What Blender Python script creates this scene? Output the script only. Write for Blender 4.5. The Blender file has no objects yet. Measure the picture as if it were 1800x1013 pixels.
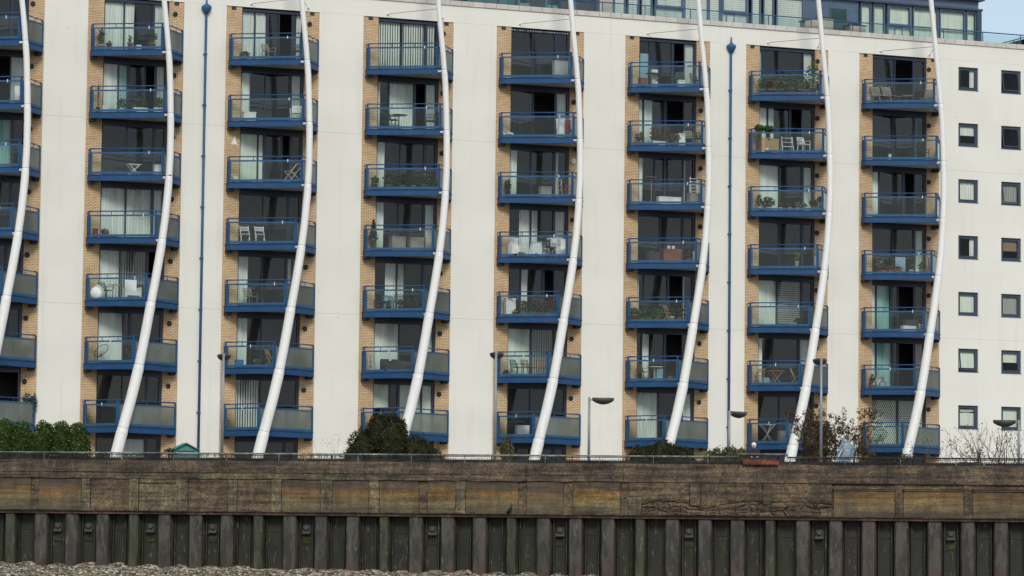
import bpy, bmesh, math, random
from mathutils import Vector, Matrix
random.seed(7)
R = math.radians
sc = bpy.context.scene
# ------------------------------------------------------------------ camera, world, sun, exposure
YAW, PIT, ROL = 0.38775254, 0.08001903, 0.01113702
FPX = 6007.5
CP = Vector((-40.9708, -152.5764, -3.167))
W_ = Vector((math.sin(YAW)*math.cos(PIT), math.cos(YAW)*math.cos(PIT), math.sin(PIT)))
rt = Vector((math.cos(YAW), -math.sin(YAW), 0)); up = rt.cross(W_)
R_ = rt*math.cos(ROL)+up*math.sin(ROL); U_ = -rt*math.sin(ROL)+up*math.cos(ROL)
cd = bpy.data.cameras.new('camera'); cam = bpy.data.objects.new('camera', cd)
sc.collection.objects.link(cam); sc.camera = cam
cd.sensor_width = 36; cd.lens = FPX/1800*36; cd.clip_start = 1; cd.clip_end = 6000
cam.matrix_world = Matrix(((R_.x, U_.x, -W_.x, CP.x), (R_.y, U_.y, -W_.y, CP.y), (R_.z, U_.z, -W_.z, CP.z), (0, 0, 0, 1)))
SUN_EL, SUN_AZ = 37, 192      # azimuth measured clockwise from +y
wd = bpy.data.worlds.new('World'); sc.world = wd; wd.use_nodes = True
wn = wd.node_tree.nodes; bg = wn['Background']
sky = wn.new('ShaderNodeTexSky'); sky.sky_type = 'NISHITA'; sky.sun_disc = False
sky.sun_elevation = R(SUN_EL); sky.sun_rotation = R(SUN_AZ)
sky.air_density = 1.0; sky.dust_density = 1.6; sky.ozone_density = 1.2
tc = wn.new('ShaderNodeTexCoord'); mp_ = wn.new('ShaderNodeMapping'); mp_.inputs['Scale'].default_value = (1, 1, 3.2)
cn = wn.new('ShaderNodeTexNoise'); cn.inputs['Scale'].default_value = 2.6; cn.inputs['Detail'].default_value = 9; cn.inputs['Roughness'].default_value = .58
cr = wn.new('ShaderNodeValToRGB'); cr.color_ramp.elements[0].position = .38; cr.color_ramp.elements[0].color = (.45, .45, .45, 1)
cr.color_ramp.elements[1].position = .62; cr.color_ramp.elements[1].color = (.92, .92, .92, 1)
cm_ = wn.new('ShaderNodeMix'); cm_.data_type = 'RGBA'; cm_.inputs[7].default_value = (4.1, 4.5, 5.0, 1)
wl_ = wd.node_tree.links.new
wl_(tc.outputs['Generated'], mp_.inputs[0]); wl_(mp_.outputs[0], cn.inputs['Vector']); wl_(cn.outputs['Fac'], cr.inputs[0]); wl_(cr.outputs[0], cm_.inputs[0])
wl_(sky.outputs[0], cm_.inputs[6]); wl_(cm_.outputs[2], bg.inputs[0]); bg.inputs[1].default_value = 0.115
sd = bpy.data.lights.new('sun', 'SUN'); sd.energy = 1.5; sd.angle = R(16); sd.color = (1, .955, .86)
so = bpy.data.objects.new('sun', sd); sc.collection.objects.link(so)
sdir = Vector((math.sin(R(SUN_AZ))*math.cos(R(SUN_EL)), math.cos(R(SUN_AZ))*math.cos(R(SUN_EL)), math.sin(R(SUN_EL))))
so.rotation_euler = sdir.to_track_quat('Z', 'Y').to_euler()
sc.view_settings.view_transform = 'Standard'; sc.view_settings.look = 'None'
sc.view_settings.exposure = 0.40; sc.view_settings.gamma = 1
sc.cycles.max_bounces = 8; sc.cycles.transparent_max_bounces = 16; sc.cycles.caustics_reflective = False

def ray(px, py):
    return W_*FPX + R_*(px-900) - U_*(py-506.5)
def on_y(px, py, y):
    d = ray(px, py); return CP + d*((y-CP.y)/d.y)
def at(px, py, dep):
    return CP + ray(px, py)*(dep/FPX)

# ------------------------------------------------------------------ materials
def newmat(name):
    m = bpy.data.materials.new(name); m.use_nodes = True; nt = m.node_tree
    return m, nt, nt.nodes['Principled BSDF']
def L(nt, a, b): nt.links.new(a, b)
def noise(nt, scale, det=4, vec=None, rough=.55, sc3=None):
    n = nt.nodes.new('ShaderNodeTexNoise'); n.inputs['Scale'].default_value = scale
    n.inputs['Detail'].default_value = det; n.inputs['Roughness'].default_value = rough
    g = nt.nodes.new('ShaderNodeNewGeometry') if vec is None else None
    v = g.outputs['Position'] if vec is None else vec
    if sc3:
        mp = nt.nodes.new('ShaderNodeMapping'); mp.inputs['Scale'].default_value = sc3
        L(nt, v, mp.inputs[0]); v = mp.outputs[0]
    L(nt, v, n.inputs['Vector']); return n.outputs['Fac']
def ramp(nt, fac, stops):
    r = nt.nodes.new('ShaderNodeValToRGB'); e = r.color_ramp.elements
    while len(e) < len(stops): e.new(.5)
    for i, (p, c) in enumerate(stops):
        e[i].position = p; e[i].color = (c[0], c[1], c[2], 1) if len(c) == 3 else c
    L(nt, fac, r.inputs[0]); return r.outputs[0]
def mix(nt, a, b, fac, mode='MIX'):
    n = nt.nodes.new('ShaderNodeMix'); n.data_type = 'RGBA'; n.blend_type = mode
    for s, v in ((6, a), (7, b)):
        if isinstance(v, tuple): n.inputs[s].default_value = (*v[:3], 1)
        else: L(nt, v, n.inputs[s])
    if isinstance(fac, float): n.inputs[0].default_value = fac
    else: L(nt, fac, n.inputs[0])
    return n.outputs[2]
def bump(nt, b, h, strength=.3, dist=.02):
    n = nt.nodes.new('ShaderNodeBump'); n.inputs['Strength'].default_value = strength; n.inputs['Distance'].default_value = dist
    L(nt, h, n.inputs['Height']); L(nt, n.outputs[0], b.inputs['Normal'])
def G(c, k): return tuple(min(1, x*k) for x in c)
def simple(name, c, rough=.6, var=.12, scale=3, metal=0, bmp=0, spec=.5, rnd=0):
    m, nt, b = newmat(name)
    o = ramp(nt, noise(nt, scale, 5), [(.3, G(c, 1-var)), (.7, G(c, 1+var))])
    if rnd:
        oi = nt.nodes.new('ShaderNodeObjectInfo')
        o = mix(nt, o, ramp(nt, oi.outputs['Random'], [(0, (1-rnd,)*3), (1, (1, 1, 1))]), 1.0, 'MULTIPLY')
    L(nt, o, b.inputs['Base Color']); b.inputs['Roughness'].default_value = rough
    b.inputs['Metallic'].default_value = metal; b.inputs['Specular IOR Level'].default_value = spec
    if bmp: bump(nt, b, noise(nt, 40, 4), bmp, .01)
    return m
def weathered(name, c, dirt, amount=.5, rough=.7, streak=True, fine=17, bmp=.5, spots=0):
    m, nt, b = newmat(name)
    a = noise(nt, .8, 8, rough=.68)
    s = noise(nt, 2.2, 7, sc3=(1, 1, .14) if streak else (1, 1, 1), rough=.66)
    md = noise(nt, 4.5, 6, rough=.7); f = noise(nt, fine, 4, rough=.6)
    col = mix(nt, c, dirt, ramp(nt, s, [(.5-.25*amount, (0,)*3), (.70, (1,)*3)]))
    col = mix(nt, col, ramp(nt, a, [(.36, (.6, .6, .62)), (.5, (.97,)*3), (.63, (1.4, 1.36, 1.22))]), 1.0, 'MULTIPLY')
    col = mix(nt, col, ramp(nt, md, [(.36, (.6,)*3), (.5, (.97,)*3), (.65, (1.45,)*3)]), .75, 'MULTIPLY')
    col = mix(nt, col, ramp(nt, f, [(.36, (.45,)*3), (.5, (.92,)*3), (.66, (1.8,)*3)]), .7, 'MULTIPLY')
    hb = noise(nt, 1.0, 6, sc3=(.35, .35, 5.5), rough=.7)
    col = mix(nt, col, ramp(nt, hb, [(.40, (.45, .43, .43)), (.5, (.95,)*3), (.60, (1.5, 1.42, 1.2))]), .8, 'MULTIPLY')
    if spots:
        col = mix(nt, col, (.30, .27, .19), ramp(nt, noise(nt, 7.5, 5, rough=.75), [(.63, (0,)*3), (.70, (spots,)*3)]))
    L(nt, col, b.inputs['Base Color']); b.inputs['Roughness'].default_value = rough; b.inputs['Specular IOR Level'].default_value = .25
    bump(nt, b, f, bmp, .03); return m
M = {}
def render_mat():
    m, nt, b = newmat('painted_render')
    a = noise(nt, .35, 5); s = noise(nt, 3.0, 5, sc3=(1, 1, .06)); f = noise(nt, 55, 3)
    col = mix(nt, (.79, .784, .728), (.735, .727, .665), ramp(nt, a, [(.4, (0,)*3), (.75, (1,)*3)]))
    col = mix(nt, col, (.57, .56, .52), ramp(nt, s, [(.55, (0,)*3), (.9, (.5,)*3)]))
    sp = nt.nodes.new('ShaderNodeTexVoronoi'); sp.inputs['Scale'].default_value = .55
    g = nt.nodes.new('ShaderNodeNewGeometry'); L(nt, g.outputs['Position'], sp.inputs['Vector'])
    col = mix(nt, (.3, .3, .28), col, ramp(nt, sp.outputs['Distance'], [(.008, (0,)*3), (.02, (1,)*3)]))
    L(nt, col, b.inputs['Base Color']); b.inputs['Roughness'].default_value = .85; bump(nt, b, f, .15, .01)
    return m
M['render'] = render_mat()
def brick_mat():
    m, nt, b = newmat('buff_brick')
    g = nt.nodes.new('ShaderNodeNewGeometry'); sx = nt.nodes.new('ShaderNodeSeparateXYZ'); cx = nt.nodes.new('ShaderNodeCombineXYZ')
    ad = nt.nodes.new('ShaderNodeMath'); L(nt, g.outputs['Position'], sx.inputs[0])
    L(nt, sx.outputs[0], ad.inputs[0]); L(nt, sx.outputs[1], ad.inputs[1])
    L(nt, ad.outputs[0], cx.inputs[0]); L(nt, sx.outputs[2], cx.inputs[1])
    t = nt.nodes.new('ShaderNodeTexBrick'); L(nt, cx.outputs[0], t.inputs['Vector'])
    for k, v in (('Scale', 1), ('Mortar Size', .0105), ('Mortar Smooth', .2), ('Bias', 0), ('Brick Width', .225), ('Row Height', .0765)):
        t.inputs[k].default_value = v
    t.inputs['Color1'].default_value = (.73, .54, .33, 1); t.inputs['Color2'].default_value = (.60, .425, .245, 1)
    t.inputs['Mortar'].default_value = (.25, .18, .125, 1)
    a = noise(nt, .8, 5)
    col = mix(nt, t.outputs['Color'], ramp(nt, a, [(.3, (.85, .82, .8)), (.7, (1.08,)*3)]), 1.0, 'MULTIPLY')
    L(nt, col, b.inputs['Base Color']); b.inputs['Roughness'].default_value = .9
    inv = nt.nodes.new('ShaderNodeMath'); inv.operation = 'SUBTRACT'; inv.inputs[0].default_value = 1; L(nt, t.outputs['Fac'], inv.inputs[1])
    bump(nt, b, inv.outputs[0], .6, .008)
    return m
M['brick'] = brick_mat()
def blue_mat(name, c):
    m, nt, b = newmat(name)
    col = ramp(nt, noise(nt, 1.7, 6), [(.3, G(c, .84)), (.75, G(c, 1.14))])
    col = mix(nt, col, G(c, .55), ramp(nt, noise(nt, 6, 5, sc3=(1, 1, .3)), [(.6, (0,)*3), (.8, (.7,)*3)]))
    L(nt, col, b.inputs['Base Color']); b.inputs['Roughness'].default_value = .5; b.inputs['Specular IOR Level'].default_value = .25
    return m
M['blue'] = blue_mat('blue_paint', (.019, .076, .19))
M['pipe_blue'] = blue_mat('pipe_blue_paint', (.04, .115, .235))
M['rail_blue'] = blue_mat('pale_blue_paint', (.034, .112, .225))
M['navy'] = simple('navy_frame', (.016, .024, .055), .35)
M['slate'] = simple('slate_frame', (.035, .058, .095), .4)
M['spandrel'] = simple('spandrel_blue', (.08, .125, .195), .35)
M['soffit'] = simple('soffit', (.50, .45, .38), .85)
M['dark'] = simple('dark_iron', (.018, .017, .016), .6)
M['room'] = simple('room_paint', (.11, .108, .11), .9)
def mast_mat():
    m, nt, b = newmat('white_gloss_paint')
    s = noise(nt, 4, 5, sc3=(1, 1, .12))
    col = mix(nt, (.84, .84, .825), (.70, .69, .665), ramp(nt, s, [(.55, (0,)*3), (.8, (1,)*3)]))
    L(nt, col, b.inputs['Base Color']); b.inputs['Roughness'].default_value = .38; return m
M['mast'] = mast_mat()
M['rust'] = weathered('rust_streak', (.62, .42, .24), (.33, .15, .06), .7)
M['coping'] = simple('coping_stone', (.62, .585, .545), .85, .09, 2.2, rnd=.14)
M['concrete'] = weathered('old_concrete', (.130, .100, .068), (.072, .053, .038), .5, spots=.5)
M['concrete_top'] = weathered('dark_concrete', (.116, .090, .066), (.070, .053, .041), .5, spots=.45)
M['concrete_pale'] = weathered('algae_concrete', (.165, .148, .095), (.075, .062, .043), .5, spots=.4)
M['lime'] = weathered('lime_deposit', (.16, .138, .088), (.07, .057, .038), .9, streak=False, spots=1)
def orange_mat():
    m, nt, b = newmat('rust_stained_concrete')
    g = nt.nodes.new('ShaderNodeNewGeometry'); sx = nt.nodes.new('ShaderNodeSeparateXYZ'); L(nt, g.outputs['Position'], sx.inputs[0])
    n = noise(nt, 2.4, 6); ad = nt.nodes.new('ShaderNodeMath'); ad.operation = 'MULTIPLY_ADD'
    L(nt, n, ad.inputs[0]); ad.inputs[1].default_value = .9; L(nt, sx.outputs[2], ad.inputs[2])
    mr = nt.nodes.new('ShaderNodeMapRange'); L(nt, ad.outputs[0], mr.inputs[0])
    mr.inputs[1].default_value = -.85; mr.inputs[2].default_value = .62
    col = ramp(nt, mr.outputs[0], [(0, (.075, .058, .046)), (.2, (.125, .105, .062)), (.45, (.20, .155, .065)), (.62, (.21, .115, .032)), (.85, (.085, .064, .045))])
    col = mix(nt, col, ramp(nt, noise(nt, 3, 5, sc3=(1, 1, .25)), [(.3, (.6,)*3), (.65, (1.1,)*3)]), 1.0, 'MULTIPLY')
    f = noise(nt, 17, 3)
    col = mix(nt, col, ramp(nt, f, [(.25, (.5,)*3), (.5, (.95,)*3), (.78, (1.7,)*3)]), .9, 'MULTIPLY')
    hb = noise(nt, 1.0, 6, sc3=(.35, .35, 5.5), rough=.7)
    col = mix(nt, col, ramp(nt, hb, [(.40, (.45, .43, .43)), (.5, (.95,)*3), (.60, (1.5, 1.42, 1.2))]), .8, 'MULTIPLY')
    oi = nt.nodes.new('ShaderNodeObjectInfo')
    col = mix(nt, col, (.085, .066, .047), ramp(nt, oi.outputs['Random'], [(0, (0,)*3), (1, (.5,)*3)]))
    L(nt, col, b.inputs['Base Color']); b.inputs['Roughness'].default_value = .85; bump(nt, b, f, .4, .02); return m
M['stained'] = orange_mat()
M['waler'] = weathered('rusty_waler', (.082, .050, .042), (.045, .028, .026), .5)
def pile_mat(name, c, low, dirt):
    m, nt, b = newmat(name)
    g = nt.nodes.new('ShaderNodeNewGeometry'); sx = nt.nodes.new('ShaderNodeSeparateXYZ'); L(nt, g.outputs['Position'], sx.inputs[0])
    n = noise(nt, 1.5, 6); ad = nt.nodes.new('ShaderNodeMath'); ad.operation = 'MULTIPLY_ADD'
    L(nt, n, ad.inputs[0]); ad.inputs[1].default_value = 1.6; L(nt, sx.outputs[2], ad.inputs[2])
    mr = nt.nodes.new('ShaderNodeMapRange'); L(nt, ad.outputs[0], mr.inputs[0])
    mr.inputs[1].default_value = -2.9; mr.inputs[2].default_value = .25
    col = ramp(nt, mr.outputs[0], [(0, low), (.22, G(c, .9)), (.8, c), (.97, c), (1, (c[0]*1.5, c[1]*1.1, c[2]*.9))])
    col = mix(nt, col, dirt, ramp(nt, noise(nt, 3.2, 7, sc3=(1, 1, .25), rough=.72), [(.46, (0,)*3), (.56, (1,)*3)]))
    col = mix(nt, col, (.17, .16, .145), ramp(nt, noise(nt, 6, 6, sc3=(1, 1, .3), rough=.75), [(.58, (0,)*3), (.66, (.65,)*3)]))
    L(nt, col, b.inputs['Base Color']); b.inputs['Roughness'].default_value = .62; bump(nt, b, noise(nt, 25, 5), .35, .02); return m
M['pile'] = pile_mat('steel_pile', (.074, .066, .056), (.070, .036, .024), (.027, .024, .019))
M['pile_green'] = pile_mat('algae_pile', (.046, .052, .028), (.072, .066, .026), (.019, .024, .012))
M['pile_red'] = pile_mat('rusty_pile', (.085, .062, .055), (.06, .04, .035), (.05, .033, .03))
M['pan'] = pile_mat('pile_pan_steel', (.0058, .0078, .004), (.030, .019, .008), (.015, .021, .006))  # near-black upper tone paints in the recess shade under the waler
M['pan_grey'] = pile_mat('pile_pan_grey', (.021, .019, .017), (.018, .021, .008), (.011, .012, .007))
M['bolt'] = simple('bolt_steel', (.05, .055, .05), .6)
M['ochre'] = weathered('ochre_patch', (.05, .046, .02), (.02, .024, .01), .5)
M['rail_grey'] = weathered('grey_rail_paint', (.22, .24, .25), (.10, .11, .115), .4)
M['rail_dark'] = weathered('dark_rail', (.035, .038, .04), (.02, .02, .02), .4)
M['lamp_pole'] = simple('galvanised_pole', (.26, .29, .32), .5, metal=.2)
M['lamp_head'] = simple('lamp_head', (.055, .052, .05), .5)
M['teal'] = simple('teal_paint', (.06, .235, .215), .6)
M['terracotta'] = simple('terracotta', (.40, .17, .09), .8)
M['white'] = simple('white_plastic', (.78, .78, .76), .5)
M['wood'] = simple('pale_wood', (.38, .25, .14), .7)
M['redwood'] = simple('red_wood', (.24, .085, .05), .65)
M['greywood'] = simple('grey_slats', (.27, .24, .21), .8)
M['black'] = simple('black_metal', (.02, .022, .024), .5)
M['greenmetal'] = simple('green_metal', (.06, .11, .10), .5)
M['pinkp'] = simple('pink_paint', (.62, .10, .22), .4)
M['redcloth'] = simple('dark_red_cloth', (.22, .03, .035), .9)
M['palecloth'] = simple('pale_cloth', (.72, .74, .76), .9)
M['bluecloth'] = simple('pale_blue_cloth', (.25, .42, .5), .9)
M['greycloth'] = simple('dark_grey_cushion', (.055, .052, .055), .9)
M['beige'] = simple('beige_wicker', (.42, .37, .31), .8)
M['greycover'] = simple('pale_grey_cover', (.33, .36, .36), .9)
M['orange'] = simple('orange_pot', (.62, .26, .05), .7)
M['bluep'] = simple('bright_blue', (.06, .2, .5), .5)
M['brickred'] = weathered('red_box', (.20, .07, .048), (.10, .04, .03), .5)
M['tarp'] = weathered('blue_canvas', (.30, .42, .52), (.06, .12, .26), .5)
M['skin'] = simple('skin', (.5, .3, .22), .6)
M['hair'] = simple('white_hair', (.75, .74, .72), .8)
M['jacket'] = simple('navy_jacket', (.018, .02, .035), .85)
def leaf(name, c, c2):
    m, nt, b = newmat(name)
    v = nt.nodes.new('ShaderNodeTexWhiteNoise'); g = nt.nodes.new('ShaderNodeNewGeometry')
    L(nt, g.outputs['Random Per Island'], v.inputs['Vector'])
    n2 = noise(nt, 2.2, 4)
    col = mix(nt, ramp(nt, g.outputs['Random Per Island'], [(0, G(c, .5)), (.6, c), (1, c2)]), ramp(nt, n2, [(.35, (.6,)*3), (.7, (1.2,)*3)]), 1.0, 'MULTIPLY')
    L(nt, col, b.inputs['Base Color']); b.inputs['Roughness'].default_value = .75; b.inputs['Specular IOR Level'].default_value = .15
    return m
M['leaf_hedge'] = leaf('hedge_leaf', (.034, .066, .012), (.17, .24, .065))  # lighter second tone paints bright highlights onto some of the leaves
M['leaf_dark'] = leaf('dark_leaf', (.028, .034, .013), (.095, .09, .032))
M['leaf_green'] = leaf('green_leaf', (.085, .15, .05), (.16, .26, .08))
M['leaf_olive'] = leaf('olive_leaf', (.08, .088, .04), (.17, .165, .075))
M['leaf_brown'] = leaf('brown_leaf', (.085, .055, .028), (.18, .12, .06))
M['leaf_yellow'] = leaf('yellow_leaf', (.16, .22, .04), (.3, .36, .08))
M['twig'] = simple('twig_bark', (.055, .042, .030), .85)
M['fl_red'] = leaf('red_petal', (.55, .035, .04), (.75, .1, .1))
M['fl_pink'] = leaf('pink_petal', (.65, .14, .25), (.8, .4, .45))
M['fl_white'] = leaf('white_petal', (.75, .74, .7), (.85, .85, .82))
M['soil'] = simple('soil', (.03, .022, .016), .95)
M['bird'] = simple('black_feather', (.008, .008, .010), .5)

def fres_mix(nt, trans_out, rough, boost, col=(1, 1, 1)):
    gl = nt.nodes.new('ShaderNodeBsdfGlossy'); gl.inputs['Roughness'].default_value = rough; gl.inputs['Color'].default_value = (*col, 1)
    fr = nt.nodes.new('ShaderNodeFresnel'); fr.inputs['IOR'].default_value = boost
    mx = nt.nodes.new('ShaderNodeMixShader'); L(nt, fr.outputs[0], mx.inputs[0]); L(nt, trans_out, mx.inputs[1]); L(nt, gl.outputs[0], mx.inputs[2])
    return mx.outputs[0]
def glass_mat(name, tint, ior=1.6, rough=.01, haze=0, hazecol=(.3, .33, .3)):
    m = bpy.data.materials.new(name); m.use_nodes = True; nt = m.node_tree
    nt.nodes.remove(nt.nodes['Principled BSDF'])
    tr = nt.nodes.new('ShaderNodeBsdfTransparent'); tr.inputs[0].default_value = (*tint, 1)
    o = tr.outputs[0]
    if haze:
        df = nt.nodes.new('ShaderNodeBsdfDiffuse')
        L(nt, ramp(nt, noise(nt, .9, 4), [(.3, G(hazecol, .7)), (.7, G(hazecol, 1.25))]), df.inputs[0])
        tl = nt.nodes.new('ShaderNodeBsdfTranslucent'); tl.inputs[0].default_value = (*hazecol, 1)
        ms = nt.nodes.new('ShaderNodeMixShader'); ms.inputs[0].default_value = .5
        L(nt, df.outputs[0], ms.inputs[1]); L(nt, tl.outputs[0], ms.inputs[2])
        mx = nt.nodes.new('ShaderNodeMixShader'); mx.inputs[0].default_value = haze
        L(nt, o, mx.inputs[1]); L(nt, ms.outputs[0], mx.inputs[2]); o = mx.outputs[0]
    o = fres_mix(nt, o, rough, ior)
    L(nt, o, nt.nodes['Material Output'].inputs[0]); return m
M['glass'] = glass_mat('window_glass', (.955, .985, .98), 1.36)
M['bglass'] = glass_mat('balcony_glass', (.93, .97, .965), 1.3, .03, .012, (.42, .55, .55))
M['frost'] = glass_mat('frosted_glass', (.8, .86, .83), 1.3, .15, .50, (.46, .50, .44))
M['tglass'] = glass_mat('terrace_glass', (.86, .94, .94), 1.35, .02, .02, (.3, .45, .48))
M['tealglass'] = glass_mat('teal_screen_glass', (.2, .4, .38), 1.4, .1, .8, (.05, .155, .145))
def curtain_mat(name, c):
    m, nt, b = newmat(name)
    col = mix(nt, c, G(c, .8), ramp(nt, noise(nt, 5, 4, sc3=(1, 1, .1)), [(.4, (0,)*3), (.7, (1,)*3)]))
    L(nt, col, b.inputs['Base Color']); b.inputs['Roughness'].default_value = .95; return m
M['sheer'] = curtain_mat('sheer_curtain', (.84, .86, .82))
M['tealc'] = curtain_mat('teal_curtain', (.34, .58, .55))
M['cream'] = curtain_mat('cream_blind', (.80, .86, .76))
M['sky_teal'] = curtain_mat('sky_reflection_teal', (.09, .20, .22))  # deep teal stands in for sky reflected in the penthouse glazing
M['pinkc'] = curtain_mat('pink_curtain', (.50, .36, .40))
M['brownc'] = curtain_mat('brown_blind', (.30, .20, .13))
M['greyc'] = curtain_mat('grey_blind', (.40, .41, .39))

# ------------------------------------------------------------------ mesh helpers
col = sc.collection
class MB:
    def __init__(s): s.v = []; s.f = []; s.m = []; s.mi = 0
    def add(s, vs, fs):
        n = len(s.v); s.v += [tuple(v) for v in vs]
        for f in fs: s.f.append(tuple(i+n for i in f)); s.m.append(s.mi)
        return s
    def box(s, x0, x1, y0, y1, z0, z1):
        return s.add([(x0, y0, z0), (x1, y0, z0), (x1, y1, z0), (x0, y1, z0), (x0, y0, z1), (x1, y0, z1), (x1, y1, z1), (x0, y1, z1)],
              [(0, 3, 2, 1), (4, 5, 6, 7), (0, 1, 5, 4), (1, 2, 6, 5), (2, 3, 7, 6), (3, 0, 4, 7)])
    def cb(s, c, sx, sy, sz): return s.box(c[0]-sx/2, c[0]+sx/2, c[1]-sy/2, c[1]+sy/2, c[2]-sz/2, c[2]+sz/2)
    def bar(s, a, b, w, h, upv=(0, 0, 1)):
        a = Vector(a); b = Vector(b); d = (b-a).normalized(); u = Vector(upv)
        if abs(d.dot(u)) > .95: u = Vector((0, 1, 0))
        sd_ = d.cross(u).normalized(); u = sd_.cross(d).normalized()
        q = [sd_*(i*w/2)+u*(j*h/2) for i, j in ((-1, -1), (1, -1), (1, 1), (-1, 1))]
        return s.add([a+x for x in q]+[b+x for x in q], [(0, 1, 2, 3), (7, 6, 5, 4), (0, 4, 5, 1), (1, 5, 6, 2), (2, 6, 7, 3), (3, 7, 4, 0)])
    def tube(s, pts, r, n=8, cap=True):
        pts = [Vector(p) for p in pts]; k = len(pts); rr = r if isinstance(r, (list, tuple)) else [r]*k
        ref = None; base = len(s.v); vs = []
        for i, p in enumerate(pts):
            d = (pts[min(i+1, k-1)]-pts[max(i-1, 0)]).normalized()
            if ref is None:
                ref = Vector((0, 1, 0)) if abs(d.y) < .8 else Vector((1, 0, 0))
            a = (ref-d*ref.dot(d)).normalized(); ref = a; b = d.cross(a)
            vs += [p+(a*math.cos(t*2*math.pi/n)+b*math.sin(t*2*math.pi/n))*rr[i] for t in range(n)]
        fs = [(i*n+j, i*n+(j+1) % n, (i+1)*n+(j+1) % n, (i+1)*n+j) for i in range(k-1) for j in range(n)]
        if cap: fs += [tuple(reversed(range(n))), tuple((k-1)*n+j for j in range(n))]
        return s.add(vs, fs)
    def lathe(s, c, prof, n=12, axis='z'):
        vs = []
        for r, h in prof:
            for j in range(n):
                t = 2*math.pi*j/n; q = (r*math.cos(t), r*math.sin(t), h)
                if axis == 'y': q = (q[0], -q[2], q[1])
                vs.append((c[0]+q[0], c[1]+q[1], c[2]+q[2]))
        k = len(prof); fs = [(i*n+j, i*n+(j+1) % n, (i+1)*n+(j+1) % n, (i+1)*n+j) for i in range(k-1) for j in range(n)]
        fs += [tuple(reversed(range(n))), tuple((k-1)*n+j for j in range(n))]
        return s.add(vs, fs)
    def prism(s, poly, z0, z1):
        n = len(poly); vs = [(x, y, z0) for x, y in poly]+[(x, y, z1) for x, y in poly]
        return s.add(vs, [tuple(reversed(range(n))), tuple(range(n, 2*n))]+[(i, (i+1) % n, n+(i+1) % n, n+i) for i in range(n)])
    def quad(s, a, b, c, d): return s.add([a, b, c, d], [(0, 1, 2, 3)])
    def leaves(s, c, rad, n, size, flat=.0, pointy=1.0, rnd=random):
        c = Vector(c)
        for _ in range(n):
            while True:
                q = Vector((rnd.uniform(-1, 1), rnd.uniform(-1, 1), rnd.uniform(-1, 1)))
                if .25 < q.length < 1: break
            p = c+Vector((q.x*rad[0], q.y*rad[1], q.z*rad[2]))
            s.leaf1(p, size*rnd.uniform(.6, 1.35), q, pointy, rnd)
        return s
    def leaf1(s, p, sz, out=None, pointy=1.0, rnd=random):
        d = Vector((rnd.gauss(0, 1), rnd.gauss(0, 1), rnd.gauss(0, .8)))
        if out is not None: d += out*1.2
        d.normalize(); t = Vector((rnd.gauss(0, 1), rnd.gauss(0, 1), rnd.gauss(0, 1))); t = (t-d*t.dot(d)).normalized()
        w = t*sz*.28/pointy; l = d*sz*.5*pointy
        s.add([p-l, p+w, p+l, p-w], [(0, 1, 2, 3)])
    def build(s, name, mat, parent=None, smooth=False, loc=None):
        me = bpy.data.meshes.new(name); me.from_pydata(s.v, [], s.f)
        for mm in (mat if isinstance(mat, (list, tuple)) else [mat]): me.materials.append(mm)
        if any(s.m): me.polygons.foreach_set('material_index', s.m)
        if smooth: me.shade_smooth()
        me.update()
        o = bpy.data.objects.new(name, me); col.objects.link(o)
        if parent is not None: o.parent = parent
        if loc is not None: o.location = loc
        return o
def tag(o, label=None, cat=None, group=None, kind=None):
    if label: o['label'] = label
    if cat: o['category'] = cat
    if group: o['group'] = group
    if kind: o['kind'] = kind
    return o
def empty(name, loc=(0, 0, 0), rz=0):
    o = bpy.data.objects.new(name, None); col.objects.link(o); o.location = loc; o.rotation_euler = (0, 0, rz); o.empty_display_size = .3
    return o
def smooth_angle(o, a=40):
    o.data.shade_smooth(); return o

# ------------------------------------------------------------------ river wall frame
A_ = at(0, 807, 144); B_ = at(1800, 819, 138)
A2 = Vector((A_.x, A_.y, 0)); E_ = Vector((B_.x-A_.x, B_.y-A_.y, 0)); E_.normalize()
N_ = Vector((E_.y, -E_.x, 0))          # outward, towards the water
WALL_ROT = math.atan2(E_.y, E_.x)
def ws(px, out=0.0):                   # pixel column -> distance along the wall
    d = ray(px, 900); o = A2+N_*out
    den = d.x*N_.x+d.y*N_.y; t = ((o.x-CP.x)*N_.x+(o.y-CP.y)*N_.y)/den
    p = CP+d*t; return (Vector((p.x, p.y, 0))-o).dot(E_)
S0, S1 = ws(0)-22, ws(1800)+22
# ------------------------------------------------------------------ setting
def wl(s, o, z): return A2+E_*s+N_*o+Vector((0, 0, z))
m = MB(); m.quad(wl(-600, -.35, 0), wl(S0, -.35, 0), (-300, 900, 0), (-900, 500, 0))
g = MB(); g.quad(wl(-900, -.4, 0), wl(900, -.4, 0), wl(900, -3500, 0), wl(-900, -3500, 0)).build('ground', simple('paving', (.22, .21, .19), .9, bmp=.2))
tag(g := bpy.data.objects['ground'], kind='structure')
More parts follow.
